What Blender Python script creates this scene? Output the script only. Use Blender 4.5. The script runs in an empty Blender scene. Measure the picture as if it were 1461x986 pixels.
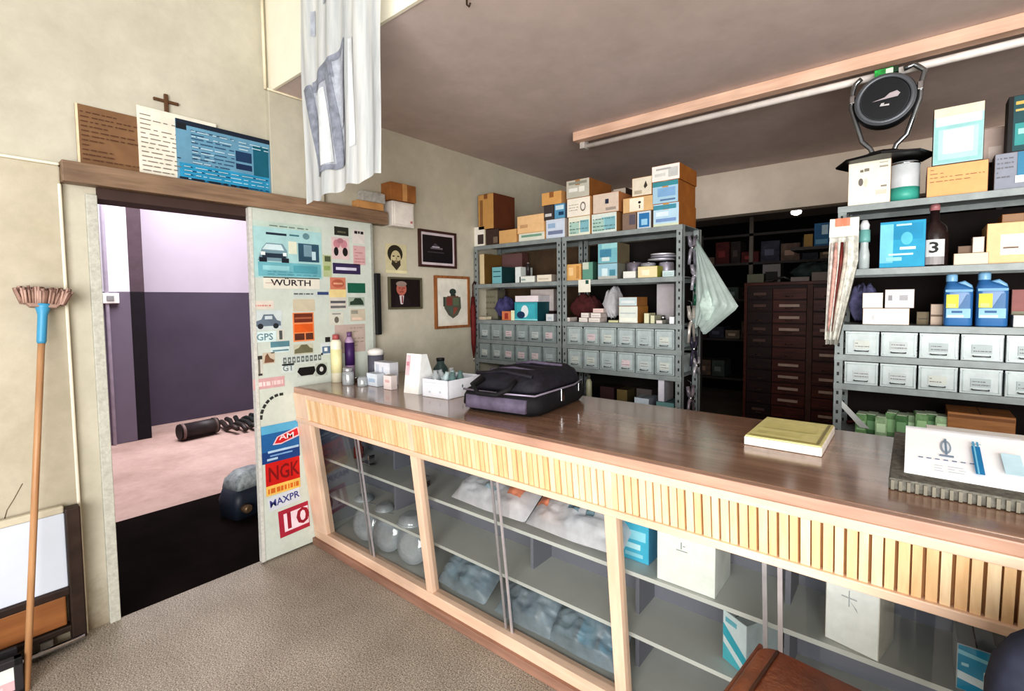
import bpy, math, random
from mathutils import Vector, Matrix, noise
random.seed(7)
SC = bpy.context.scene
COL = SC.collection
PI = math.pi

# ------------------------------------------------------------------ camera
FPX = 689.9; YAW, PIT, ROL = [math.radians(v) for v in (38.630, -3.128, -.5463)]
CX, CY, EYE = 749.35, 467.3, 1.5
F = Vector((-math.sin(YAW)*math.cos(PIT), math.cos(YAW)*math.cos(PIT), math.sin(PIT)))
R = Vector((math.cos(YAW), math.sin(YAW), 0)); U = R.cross(F)
R2 = R*math.cos(ROL)+U*math.sin(ROL); U2 = R2.cross(F)
CAM = Vector((0, 0, EYE))
cd = bpy.data.cameras.new('camera'); cam = bpy.data.objects.new('camera', cd); COL.objects.link(cam)
cam.matrix_world = Matrix.Translation(CAM) @ Matrix((R2, U2, -F)).transposed().to_4x4()
cd.sensor_width = 36; cd.lens = FPX*36/1461
cd.shift_x = (730.5-CX)/1461; cd.shift_y = (CY-493)/1461; cd.clip_start = .02
SC.camera = cam

def at(x, y, ax, v):
    "the point of the plane axis=v that was measured at this spot of the photograph"
    d = F*FPX+R2*(x-CX)-U2*(y-CY); t = (v-CAM[ax])/d[ax]
    return CAM+d*t

# ------------------------------------------------------------------ materials
def lin(c):
    return tuple(((v/255)/12.92 if v/255 <= .04045 else ((v/255+.055)/1.055)**2.4) for v in c)+(1,)
_M = {}
def nodes(name):
    m = bpy.data.materials.new(name); m.use_nodes = True
    nt = m.node_tree; b = nt.nodes['Principled BSDF']
    return m, nt, b
def tcoord(nt, scale=(1, 1, 1), kind='Object'):
    t = nt.nodes.new('ShaderNodeTexCoord'); mp = nt.nodes.new('ShaderNodeMapping')
    mp.inputs['Scale'].default_value = scale
    nt.links.new(t.outputs[kind], mp.inputs[0]); return mp.outputs[0]
def noi(nt, vec, scale, detail=4, rough=.6):
    n = nt.nodes.new('ShaderNodeTexNoise'); n.inputs['Scale'].default_value = scale
    n.inputs['Detail'].default_value = detail; n.inputs['Roughness'].default_value = rough
    nt.links.new(vec, n.inputs['Vector']); return n.outputs['Fac']
def ramp(nt, fac, stops):
    r = nt.nodes.new('ShaderNodeValToRGB'); e = r.color_ramp.elements
    while len(e) < len(stops): e.new(.5)
    for k, (p, c) in enumerate(stops): e[k].position = p; e[k].color = c
    nt.links.new(fac, r.inputs[0]); return r.outputs[0]
def mixc(nt, fac, a, b, mode='MIX'):
    m = nt.nodes.new('ShaderNodeMix'); m.data_type = 'RGBA'; m.blend_type = mode
    for s, v in ((m.inputs[0], fac), (m.inputs[6], a), (m.inputs[7], b)):
        if isinstance(v, (int, float, tuple)): s.default_value = v
        else: nt.links.new(v, s)
    return m.outputs[2]
def bumpn(nt, b, h, strength, dist=.01):
    n = nt.nodes.new('ShaderNodeBump'); n.inputs['Strength'].default_value = strength; n.inputs['Distance'].default_value = dist
    nt.links.new(h, n.inputs['Height']); nt.links.new(n.outputs[0], b.inputs['Normal'])
def M(col, rough=.6, metal=0, var=.1, scale=9, bump=0, spec=.4):
    key = ('m', col, rough, metal, var, scale, bump)
    if key in _M: return _M[key]
    m, nt, b = nodes('paint_%d_%d_%d' % tuple(int(c) for c in col[:3]))
    v = tcoord(nt); n = noi(nt, v, scale)
    c = lin(col); var_ = var; lo = tuple(x*(1-var*1.6) for x in c[:3])+(1,); hi = tuple(min(1, x*(1+var)) for x in c[:3])+(1,)
    nt.links.new(ramp(nt, n, [(.3, lo), (.7, hi)]), b.inputs['Base Color'])
    b.inputs['Roughness'].default_value = rough; b.inputs['Metallic'].default_value = metal
    b.inputs['Specular IOR Level'].default_value = spec
    if bump: bumpn(nt, b, n, bump)
    _M[key] = m; return m
def wood(a, bb, scale=6, axis=0, rough=.45, coat=0, key=None, dist=1.5):
    k = ('w', a, bb, scale, axis, rough, coat)
    if k in _M: return _M[k]
    m, nt, b = nodes('wood_grain')
    s = [scale*7]*3; s[axis] = scale*.6
    v = tcoord(nt, tuple(s)); n = noi(nt, v, 1, 6, .65)
    v2 = tcoord(nt, (1, 1, 1)); n2 = noi(nt, v2, 3, 2)
    c = ramp(nt, n, [(.3, lin(a)), (.7, lin(bb))])
    c = mixc(nt, ramp(nt, n2, [(.35, (0, 0, 0, 1)), (.75, (.35, .35, .35, 1))]), c, lin(tuple(x*.6 for x in a)))
    nt.links.new(c, b.inputs['Base Color']); b.inputs['Roughness'].default_value = rough
    b.inputs['Coat Weight'].default_value = coat; b.inputs['Coat Roughness'].default_value = .12
    _M[k] = m; return m
def stained(name, base, stain, scale=1.2, fine=12, amt=.6, rough=.9, bump=.15, low=None):
    m, nt, b = nodes(name)
    v = tcoord(nt); n = noi(nt, v, scale, 5, .6); f = noi(nt, v, fine, 6, .7)
    c = mixc(nt, ramp(nt, n, [(.42, (0, 0, 0, 1)), (.72, (amt, amt, amt, 1))]), lin(base), lin(stain))
    c = mixc(nt, .18, c, ramp(nt, f, [(.3, (.25, .24, .22, 1)), (.7, (1, 1, 1, 1))]), 'MULTIPLY')
    if low:
        sp = nt.nodes.new('ShaderNodeSeparateXYZ'); nt.links.new(v, sp.inputs[0])
        ad = nt.nodes.new('ShaderNodeMath'); ad.operation = 'ADD'; nt.links.new(sp.outputs[2], ad.inputs[0])
        ml = nt.nodes.new('ShaderNodeMath'); ml.operation = 'MULTIPLY'; ml.inputs[1].default_value = .35; nt.links.new(f, ml.inputs[0])
        nt.links.new(ml.outputs[0], ad.inputs[1])
        c = mixc(nt, ramp(nt, ad.outputs[0], [(.16, (.75, .75, .75, 1)), (.42, (0, 0, 0, 1))]), c, lin(low))
    nt.links.new(c, b.inputs['Base Color']); b.inputs['Roughness'].default_value = rough
    b.inputs['Specular IOR Level'].default_value = .25
    if bump: bumpn(nt, b, f, bump)
    return m
def terrazzo():
    m, nt, b = nodes('speckled_floor'); v = tcoord(nt)
    f = noi(nt, v, 170, 3, .8); g = noi(nt, v, 2.2, 5, .6); s = noi(nt, v, 330, 2, .5)
    c = ramp(nt, f, [(.34, lin((96, 88, 80))), (.46, lin((162, 152, 140))), (.54, lin((196, 186, 173))), (.64, lin((238, 228, 214)))])
    c = mixc(nt, .3, c, ramp(nt, s, [(.4, lin((130, 120, 112))), (.6, (1, 1, 1, 1))]), 'MULTIPLY')
    c = mixc(nt, .45, c, ramp(nt, g, [(.3, lin((160, 150, 138))), (.7, (1, 1, 1, 1))]), 'MULTIPLY')
    nt.links.new(c, b.inputs['Base Color']); b.inputs['Roughness'].default_value = .62
    b.inputs['Specular IOR Level'].default_value = .3; bumpn(nt, b, f, .08); return m
def glassmat(name='clear_glass', tint=(.97, .985, .985, 1), base=.03, rough=.03, haze=0, hazecol=(.8, .85, .88, 1)):
    m = bpy.data.materials.new(name); m.use_nodes = True; nt = m.node_tree
    for n in list(nt.nodes): nt.nodes.remove(n)
    o = nt.nodes.new('ShaderNodeOutputMaterial'); t = nt.nodes.new('ShaderNodeBsdfTransparent'); t.inputs[0].default_value = tint
    g = nt.nodes.new('ShaderNodeBsdfGlossy'); g.inputs['Roughness'].default_value = rough
    lw = nt.nodes.new('ShaderNodeLayerWeight'); lw.inputs[0].default_value = .35
    v = tcoord(nt); n = noi(nt, v, 5, 5)
    ma = nt.nodes.new('ShaderNodeMath'); ma.operation = 'MULTIPLY_ADD'; ma.inputs[1].default_value = .45; ma.inputs[2].default_value = base
    nt.links.new(lw.outputs['Fresnel'], ma.inputs[0])
    mx = nt.nodes.new('ShaderNodeMixShader'); nt.links.new(ma.outputs[0], mx.inputs[0]); nt.links.new(t.outputs[0], mx.inputs[1]); nt.links.new(g.outputs[0], mx.inputs[2])
    out = mx.outputs[0]
    if haze:
        d = nt.nodes.new('ShaderNodeBsdfDiffuse'); d.inputs[0].default_value = hazecol
        tl = nt.nodes.new('ShaderNodeBsdfTranslucent'); tl.inputs[0].default_value = hazecol
        ms = nt.nodes.new('ShaderNodeMixShader'); ms.inputs[0].default_value = .4; nt.links.new(d.outputs[0], ms.inputs[1]); nt.links.new(tl.outputs[0], ms.inputs[2])
        r = ramp(nt, n, [(.3, (haze*.5,)*3+(1,)), (.7, (min(1, haze*1.5),)*3+(1,))])
        m2 = nt.nodes.new('ShaderNodeMixShader'); nt.links.new(r, m2.inputs[0]); nt.links.new(out, m2.inputs[1]); nt.links.new(ms.outputs[0], m2.inputs[2]); out = m2.outputs[0]
    nt.links.new(out, o.inputs[0]); return m
def leather():
    m, nt, b = nodes('worn_brown_leather'); v = tcoord(nt); n = noi(nt, v, 5, 6, .6); f = noi(nt, v, 60, 3)
    nt.links.new(ramp(nt, n, [(.3, lin((58, 26, 14))), (.55, lin((112, 58, 34))), (.75, lin((150, 92, 62)))]), b.inputs['Base Color'])
    b.inputs['Roughness'].default_value = .42; bumpn(nt, b, f, .25); return m
def slatmat(pitch, x0):
    m, nt, b = nodes('pine_slats'); t = nt.nodes.new('ShaderNodeTexCoord'); sp = nt.nodes.new('ShaderNodeSeparateXYZ')
    nt.links.new(t.outputs['Object'], sp.inputs[0])
    s = nt.nodes.new('ShaderNodeMath'); s.operation = 'SUBTRACT'; s.inputs[1].default_value = x0; nt.links.new(sp.outputs[0], s.inputs[0])
    d = nt.nodes.new('ShaderNodeMath'); d.operation = 'DIVIDE'; d.inputs[1].default_value = pitch; nt.links.new(s.outputs[0], d.inputs[0])
    fl = nt.nodes.new('ShaderNodeMath'); fl.operation = 'FLOOR'; nt.links.new(d.outputs[0], fl.inputs[0])
    w = nt.nodes.new('ShaderNodeTexWhiteNoise'); w.noise_dimensions = '1D'; nt.links.new(fl.outputs[0], w.inputs['W'])
    c = ramp(nt, w.outputs['Value'], [(0, lin((228, 190, 144))), (.5, lin((238, 208, 166))), (1, lin((244, 222, 188)))])
    v = tcoord(nt, (60, 60, 6)); n = noi(nt, v, 1, 4)
    c = mixc(nt, .35, c, ramp(nt, n, [(.3, lin((200, 160, 120))), (.7, (1, 1, 1, 1))]), 'MULTIPLY')
    nt.links.new(c, b.inputs['Base Color']); b.inputs['Roughness'].default_value = .5; return m
def clothmat():
    "thin white sheet with a faded grey print of a folded shape, coords in metres from its upper left corner"
    m = bpy.data.materials.new('thin_white_cloth'); m.use_nodes = True; nt = m.node_tree
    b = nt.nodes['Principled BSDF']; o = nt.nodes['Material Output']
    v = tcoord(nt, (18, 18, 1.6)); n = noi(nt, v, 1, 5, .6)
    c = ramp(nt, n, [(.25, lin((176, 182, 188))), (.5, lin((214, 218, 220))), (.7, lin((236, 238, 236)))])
    nt.links.new(c, b.inputs['Base Color']); b.inputs['Roughness'].default_value = .85
    tl = nt.nodes.new('ShaderNodeBsdfTranslucent'); nt.links.new(c, tl.inputs[0])
    mx = nt.nodes.new('ShaderNodeMixShader'); mx.inputs[0].default_value = .35
    nt.links.new(b.outputs[0], mx.inputs[1]); nt.links.new(tl.outputs[0], mx.inputs[2]); nt.links.new(mx.outputs[0], o.inputs[0])
    return m

GREY = M((142, 150, 151), .5, .15, .12, 14); GREYD = M((88, 92, 90), .5, .3, .2, 10)
BIN = M((190, 200, 202), .5, .08, .08, 18); CHROME = M((205, 208, 212), .18, 1, .05)
BLACK = M((22, 22, 25), .55); DARK = M((40, 38, 40), .6); WHITE = M((236, 236, 232), .6); CREAM = M((226, 216, 190), .7)
TAN = M((196, 148, 96), .8, 0, .15); TAND = M((156, 104, 58), .85, 0, .2); TANL = M((222, 178, 126), .8)
GLASS = glassmat(); 

# ------------------------------------------------------------------ mesh helpers
class MB:
    def __init__(s): s.v = []; s.f = []; s.m = []; s.s = []; s.mats = []
    def mi(s, m):
        if m not in s.mats: s.mats.append(m)
        return s.mats.index(m)
    def add(s, vs, fs, m, smooth=False):
        o = len(s.v); k = s.mi(m); s.v += [tuple(v) for v in vs]
        for f in fs: s.f.append([i+o for i in f]); s.m.append(k); s.s.append(smooth)
        return s
    def hexa(s, p, m):
        return s.add(p, [(0, 3, 2, 1), (4, 5, 6, 7), (0, 1, 5, 4), (1, 2, 6, 5), (2, 3, 7, 6), (3, 0, 4, 7)], m)
    def box(s, a, b, m):
        x0, y0, z0 = [min(a[i], b[i]) for i in range(3)]; x1, y1, z1 = [max(a[i], b[i]) for i in range(3)]
        return s.hexa([(x0, y0, z0), (x1, y0, z0), (x1, y1, z0), (x0, y1, z0), (x0, y0, z1), (x1, y0, z1), (x1, y1, z1), (x0, y1, z1)], m)
    def quad(s, p, m): return s.add(p, [(0, 1, 2, 3)], m)
    def lathe(s, prof, m, c=(0, 0, 0), n=20, axis='z', smooth=True, sx=1, sy=1):
        vs = []
        for r, h in prof:
            for k in range(n):
                a = 2*PI*k/n; x, y = r*math.cos(a)*sx, r*math.sin(a)*sy
                p = {'z': (x, y, h), 'y': (x, h, y), 'x': (h, x, y)}[axis]
                vs.append((p[0]+c[0], p[1]+c[1], p[2]+c[2]))
        fs = []
        for i in range(len(prof)-1):
            for k in range(n):
                a = i*n+k; b = i*n+(k+1) % n
                fs.append((a, b, b+n, a+n) if axis != 'y' else (a, a+n, b+n, b))
        s.add(vs, fs, m, smooth)
        o = len(s.v)-len(vs)
        for ring, e in ((0, 0), (len(prof)-1, 1)):
            if prof[ring][0] > 1e-4:
                f = [o+ring*n+k for k in range(n)]
                s.f.append(f if e else f[::-1]); s.m.append(s.mi(m)); s.s.append(False)
        return s
    def tube(s, pts, r, m, n=8, closed=False):
        pts = [Vector(p) for p in pts]; N = len(pts); rs = r if isinstance(r, (list, tuple)) else [r]*N
        vs = []; up = None
        for i, p in enumerate(pts):
            t = (pts[min(i+1, N-1)]-pts[max(i-1, 0)]).normalized()
            if up is None: up = Vector((0, 0, 1)) if abs(t.z) < .9 else Vector((1, 0, 0))
            a = t.cross(up).normalized(); up = a.cross(t).normalized()
            for k in range(n):
                q = 2*PI*k/n; vs.append(p+(a*math.cos(q)+up*math.sin(q))*rs[i])
        fs = [(i*n+k, i*n+(k+1) % n, (i+1)*n+(k+1) % n, (i+1)*n+k) for i in range(N-1) for k in range(n)]
        fs += [tuple(range(n))[::-1], tuple((N-1)*n+k for k in range(n))]
        return s.add(vs, fs, m, True)
    def loft(s, secs, m, n=6, smooth=True):
        "secs: (z, wx, wy, corner radius, ox, oy)"
        vs = []; N = 4*n
        for z, wx, wy, r, ox, oy in secs:
            r = min(r, wx/2-1e-4, wy/2-1e-4)
            for q, (sx, sy) in enumerate(((1, 1), (-1, 1), (-1, -1), (1, -1))):
                for k in range(n):
                    a = PI/2*(q+k/(n-1))
                    vs.append((ox+sx*(wx/2-r)+r*math.cos(a), oy+sy*(wy/2-r)+r*math.sin(a), z))
        fs = [(i*N+k, i*N+(k+1) % N, (i+1)*N+(k+1) % N, (i+1)*N+k) for i in range(len(secs)-1) for k in range(N)]
        fs += [tuple(range(N))[::-1], tuple((len(secs)-1)*N+k for k in range(N))]
        return s.add(vs, fs, m, smooth)
    def grid(s, fn, nu, nv, m, smooth=True):
        vs = [fn(i/nu, j/nv) for j in range(nv+1) for i in range(nu+1)]
        return s.add(vs, [(j*(nu+1)+i, j*(nu+1)+i+1, (j+1)*(nu+1)+i+1, (j+1)*(nu+1)+i) for j in range(nv) for i in range(nu)], m, smooth)
    def build(s, name, parent=None, bevel=0, loc=None, rot=None, subsurf=0, solid=0):
        me = bpy.data.meshes.new(name); me.from_pydata(s.v, [], s.f)
        for m in s.mats: me.materials.append(m)
        me.polygons.foreach_set('material_index', s.m); me.polygons.foreach_set('use_smooth', s.s); me.update()
        o = bpy.data.objects.new(name, me); COL.objects.link(o)
        if parent: o.parent = parent
        if loc is not None: o.location = loc
        if rot is not None: o.rotation_euler = rot
        if solid:
            b = o.modifiers.new('thickness', 'SOLIDIFY'); b.thickness = solid
        if bevel:
            b = o.modifiers.new('soft_edges', 'BEVEL'); b.width = bevel; b.segments = 2; b.limit_method = 'ANGLE'; b.angle_limit = .9
        if subsurf:
            b = o.modifiers.new('smooth', 'SUBSURF'); b.levels = subsurf; b.render_levels = subsurf
        return o
def tag(o, label, cat, group=None, kind=None):
    o['label'] = label
    if cat: o['category'] = cat
    if group: o['group'] = group
    if kind: o['kind'] = kind
    return o
def thing(name, label, cat, loc, rz=0, group=None, rot=None):
    o = bpy.data.objects.new(name, None); COL.objects.link(o); o.empty_display_size = .05
    o.location = loc; o.rotation_euler = rot or (0, 0, rz); return tag(o, label, cat, group)
def struct(o, label, cat): return tag(o, label, cat, kind='structure')
_T = {}
def text_mesh(t):
    if t in _T: return _T[t]
    c = bpy.data.curves.new('t', 'FONT'); c.body = t; c.size = 1; c.offset = .018; c.resolution_u = 2; c.align_x = 'CENTER'; c.align_y = 'CENTER'
    o = bpy.data.objects.new('t', c); COL.objects.link(o); bpy.context.view_layer.update()
    e = o.evaluated_get(bpy.context.evaluated_depsgraph_get()); me = e.to_mesh()
    d = ([tuple(v.co) for v in me.vertices], [tuple(p.vertices) for p in me.polygons])
    e.to_mesh_clear(); bpy.data.objects.remove(o); bpy.data.curves.remove(c); _T[t] = d; return d
def inked(mb, org, ux, uy, w, h, marks, eps=.0006, start=1):
    "marks on a flat face: (u0,v0,u1,v1,colour) blocks, ('T',u,v,height,text,colour[,stretch]) words, ('E',u,v,ru,rv,colour) ellipses, ('L',[(u,v)..],colour) shapes"
    org, ux, uy = Vector(org), Vector(ux), Vector(uy); nn = ux.cross(uy)
    k = start
    P = lambda u, v: org+ux*(u*w)+uy*(v*h)+nn*(eps*k)
    for r in marks:
        k += .5
        if r[0] == 'T':
            _, u, v, hh, t, c = r[:6]; st = r[6] if len(r) > 6 else 1; s = hh*h
            vs, fs = text_mesh(t); tw = max(v[0] for v in vs)-min(v[0] for v in vs)
            st = min(st, 1.9*min(u, 1-u)*w/(tw*s)); 
            mb.add([org+ux*(u*w+x*s*st)+uy*(v*h+y*s)+nn*(eps*k) for x, y, _ in vs], fs, M(c, .6))
        elif r[0] == 'E':
            _, u, v, ru, rv, c = r; n = 18
            mb.add([P(u+ru*math.cos(2*PI*i/n), v+rv*math.sin(2*PI*i/n)) for i in range(n)], [tuple(range(n))], M(c, .6))
        elif r[0] == 'L':
            mb.add([P(u, v) for u, v in r[1]], [tuple(range(len(r[1])))], M(r[2], .6))
        else:
            u0, v0, u1, v1, c = r; mb.quad([P(u0, v0), P(u1, v0), P(u1, v1), P(u0, v1)], M(c, .6))
    return mb
def scribble(seed, u0, v0, u1, v1, rows, c, fill=.6):
    rn = random.Random(seed); o = []; dv = (v1-v0)/rows
    for i in range(rows):
        u = u0; v = v1-(i+1)*dv
        while u < u1-.02:
            L = rn.uniform(.03, .13)
            o.append((u, v+dv*.2, min(u1, u+L), v+dv*(.2+.5*fill), c)); u += L+rn.uniform(.015, .05)
            if rn.random() < .08: break
    return o
# ------------------------------------------------------------------ the room
WX = -2.93                     # left wall face
CEIL = 2.72
plaster = stained('cream_plaster', (200, 195, 180), (180, 176, 158), 1.0, 10, .75, low=(128, 112, 90))
plaster2 = stained('aged_cream_plaster', (200, 192, 174), (172, 164, 142), 1.6, 14, .8, low=(110, 95, 76))
ceilm = stained('painted_ceiling', (216, 200, 196), (200, 183, 178), .7, 6, .5, bump=.05)
struct(MB().box((-2.93, -3.2, -.1), (3.4, 8.5, 0), terrazzo()).build('floor'), 'speckled grey brown terrazzo floor of the shop', 'floor')
w = MB()
w.box((WX-.15, -3.2, 0), (WX, .53, 4.2), plaster).box((WX-.15, .53, 2.0), (WX, 1.25, 4.2), plaster).box((WX-.15, 1.25, 0), (WX, 8.5, 4.2), plaster)
struct(w.build('wall_left'), 'cream plastered left wall with the sliding doorway', 'wall')
edge = M((240, 234, 216), .7, 0, .05, 6)  # pale strips paint the highlight along the ledge and corner
struct(MB().box((WX, -3.2, 0), (WX+.028, .41, 2.105), plaster2).box((WX, -3.2, 2.105), (WX+.034, .41, 2.117), edge).box((WX, .398, 0), (WX+.03, .412, 2.03), edge).build('wall_left_lower', bevel=.008), 'thicker lower part of the cream left wall before the doorway', 'wall')
struct(MB().box((WX, 1.30, 2.125), (WX+.035, 1.62, CEIL), plaster).build('trim_2', bevel=.004), 'shallow cream pilaster above the rail under the ceiling edge', 'trim')
struct(MB().box((WX, 1.33, CEIL), (3.4, 8.5, CEIL+.7), ceilm).build('ceiling'), 'low brownish grey ceiling over the counter', 'ceiling')
struct(MB().box((WX+.001, 1.315, CEIL-.004), (3.4, 1.33, CEIL+.7), M((236, 230, 212), .8, 0, .04, 3)).build('trim_3'), 'cream front face of the low ceiling slab', 'trim')
struct(MB().box((WX, 4.9, 2.305), (3.4, 5.05, CEIL), M((228, 216, 202), .85, 0, .08, 3)).build('wall_back'), 'pale header wall above the dark storeroom opening', 'wall')
struct(MB().box((3.2, -3.2, 0), (3.35, 8.5, CEIL), M((200, 190, 170), .85)).build('wall_right'), 'cream plastered right wall', 'wall')
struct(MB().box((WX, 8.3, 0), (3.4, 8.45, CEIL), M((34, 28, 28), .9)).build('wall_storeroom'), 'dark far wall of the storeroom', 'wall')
# door trim
m = MB().box((WX-.01, .49, 0), (WX+.022, .53, 2.0), M((190, 190, 180), .6, 0, .12, 60)).box((WX-.15, .515, 0), (WX, .532, 2.0), M((160, 158, 150), .7, 0, .12, 60))
struct(m.build('trim_4', bevel=.003), 'chipped grey metal jamb at the left of the doorway', 'trim')
struct(MB().box((WX, .41, 2.035), (WX+.075, 2.06, 2.125), wood((112, 90, 72), (160, 132, 108), 5, 1, .5)).build('trim_1', bevel=.003), 'brown wooden rail cover over the sliding door', 'trim')
struct(MB().box((WX-.14, .53, 1.985), (WX+.02, 1.3, 2.034), M((70, 52, 48), .7)).build('trim_5'), 'dark steel track under the wooden rail cover', 'trim')
# pipe on the upper wall
m = MB().tube([(WX+.02, 1.29, 2.72), (WX+.02, 1.29, 3.4)], .008, CREAM).tube([(WX+.045, 1.29, 2.715), (WX+.045, 1.60, 2.715)], .006, CREAM)
tag(m.build('cable_conduit'), 'thin cream conduit running up the corner beside the ceiling edge', 'conduit')
# crack lines on the lower left wall
pts = [(6, 742), (10, 728), (20, 712), (32, 690)]
m = MB()
m.tube([at(x, y, 0, WX+.029) for x, y in pts], .0016, M((120, 108, 88), .9), 4)
tag(m.build('wire'), 'thin bent wire on the wall above the white board', 'wire')

# ------------------------------------------------------------------ outside the doorway
OX = -6.65
yard = stained('pinkish_concrete', (196, 168, 158), (150, 122, 112), 1.3, 14, .7)
struct(MB().box((-8.2, -2, -.1), (WX, 5, -.001), yard).build('floor_yard'), 'pinkish concrete floor outside the doorway', 'floor')
struct(MB().box((-4.25, -.9, -.001), (WX-.001, 3, .002), M((24, 17, 15), .95, 0, .3, 3, 0, .05)).build('floor_shade'), 'near black patch just outside the doorway with the floor shade painted in', 'floor')  # shade on the floor by the door, painted as a near-black patch
hi = M((196, 186, 200), .8, 0, .03, 2); lo = M((84, 75, 92), .7, 0, .08, 2)
struct(MB().box((-7.5, -2, 0), (-7.3, 5, 1.655), lo).box((-7.5, -2, 1.655), (-7.3, 5, 3.4), hi).build('wall_yard'), 'two tone wall across the yard, lilac above and dark purple below', 'wall')
m = MB().box((-7.3, -1.5, 0), (OX, 1.44, 1.64), M((118, 108, 124), .7, 0, .06, 2)).box((-7.3, -1.5, 1.64), (OX, 1.44, 3.4), M((232, 230, 238), .8, 0, .03, 2))
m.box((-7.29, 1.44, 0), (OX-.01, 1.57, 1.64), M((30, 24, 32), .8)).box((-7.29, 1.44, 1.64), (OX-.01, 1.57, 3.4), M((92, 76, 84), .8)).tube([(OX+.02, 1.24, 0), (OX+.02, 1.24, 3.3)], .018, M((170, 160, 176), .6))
struct(m.build('wall_yard_pier', bevel=.004), 'wide white and purple grey pier of the yard wall', 'wall')
struct(MB().box((-4.5, -2, 2.5), (WX-.15, 5, 2.6), M((60, 50, 48), .8)).build('ceiling_light_block'), 'unseen dark slab added over the passage outside the doorway to block light', 'ceiling')  # out-of-view slab added to keep the floor below it dark
struct(MB().box((-8.2, -2.1, 0), (WX-.15, -1.9, 3.4), hi).box((-8.2, 5, 0), (WX-.15, 5.1, 3.4), hi).build('wall_light_block'), 'unseen walls added at the ends of the yard to block light', 'wall')  # out-of-view walls added to hold sky light off the passage
p = at(156, 425, 0, OX+.01)
t = thing('switch_box', 'small white electric box on the pier outside the doorway', 'switch box', (OX, p.y, p.z-.06))
MB().box((0, -.075, 0), (.05, .075, .11), WHITE).build('box_body', t, .006); MB().box((.05, -.03, .03), (.056, .03, .08), M((150, 150, 150))).build('switch', t)
# junk on the yard floor
t = thing('metal_drum', 'short dark metal cylinder lying on the yard floor', 'drum', (-6.25, 1.9, .1), .12)
t.scale = (.82, .75, .85)
MB().lathe([(.1, -.26), (.1, .26)], M((46, 38, 38), .5), axis='y').build('drum_body', t)
MB().lathe([(.106, -.24), (.106, -.2)], M((120, 100, 96), .5), axis='y').build('drum_ring', t); MB().lathe([(.106, .2), (.106, .24)], M((90, 76, 72), .5), axis='y').build('drum_ring', t)
rn = random.Random(3)
for i in range(6):
    y0 = 2.2+.1*i; m = MB()
    m.tube([(-6.6+.12*k, y0+.012*math.sin(k*1.7+i), .035+.05*abs(math.sin(k*1.1+i))) for k in range(6)], .028, M((70-6*i, 58, 56), .5, .4))
    tag(m.build('scrap_pipe'), 'rusty pipe in the scrap heap beside the drum on the yard floor', 'pipe', 'scrap pipes on the yard floor')
t = thing('engine_block', 'dark blue machine part with a pale top just outside the doorway', 'machine part', (-3.72, 1.42, .003), .2)
MB().loft([(0, .2, .3, .03, 0, 0), (.12, .24, .32, .05, 0, 0), (.2, .2, .28, .05, 0, 0)], M((34, 42, 54), .5)).build('lower_body', t)
MB().loft([(.2, .2, .26, .02, 0, 0), (.26, .19, .24, .03, 0, 0), (.31, .12, .16, .04, 0, 0)], M((150, 158, 160), .5, 0, .3, 30)).build('pale_cover', t)
MB().lathe([(.03, 0), (.03, .06), (.018, .07)], M((110, 90, 70), .4, .5), (.1, -.1, .08), axis='x').build('fitting', t); MB().lathe([(.022, 0), (.022, .05)], CHROME, (.1, .06, .1), axis='x').build('fitting', t)

# ------------------------------------------------------------------ sliding door with its stickers
DX = WX+.05
door = MB().box((DX-.03, 1.165, .012), (DX, 1.945, 2.04), stained('door_paint', (206, 214, 206), (182, 188, 178), 2.5, 20, .5, .5, .05)).build('door_1', bevel=.002)
struct(door, 'pale grey green sliding door leaf covered with stickers', 'door')
MB().box((DX-.032, 1.16, .012), (DX+.004, 1.178, 2.03), M((206, 206, 200), .5, 0, .1, 60)).box((DX-.032, 1.932, .012), (DX+.004, 1.948, 2.03), M((160, 162, 156), .5, 0, .1, 60)).build('metal_edge', door)
a = at(530, 390, 0, DX); b = at(530, 478, 0, DX)
m = MB().box((DX-.02, 1.948, b.z), (DX+.03, 1.985, a.z), M((26, 26, 28), .5)); m.build('door_handle', door, .004)
SX = DX+.0012
def sticker(name, label, x0, y0, x1, y1, base, marks, cat='sticker', group='stickers on the sliding door', rz=0, sx=None):
    s = sx or SX
    a = at(x0, (y0+y1)/2, 0, s).y; b = at(x1, (y0+y1)/2, 0, s).y
    xm = (x0+x1)/2; zt = at(xm, y0, 0, s).z; zb = at(xm, y1, 0, s).z
    w, h = b-a, zt-zb; m = MB()
    m.box((-.0006, -w/2, -h/2), (.0006, w/2, h/2), M(base, .5, 0, .05, 20)); inked(m, (.0006, -w/2, -h/2), (0, 1, 0), (0, 0, 1), w, h, marks, .0003)
    o = m.build(name, None, 0, (s, (a+b)/2, (zt+zb)/2), (rz, 0, 0)); return tag(o, label, cat, group)
TE = (70, 120, 130); NV = (36, 50, 66); LT = (196, 222, 224)
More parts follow.
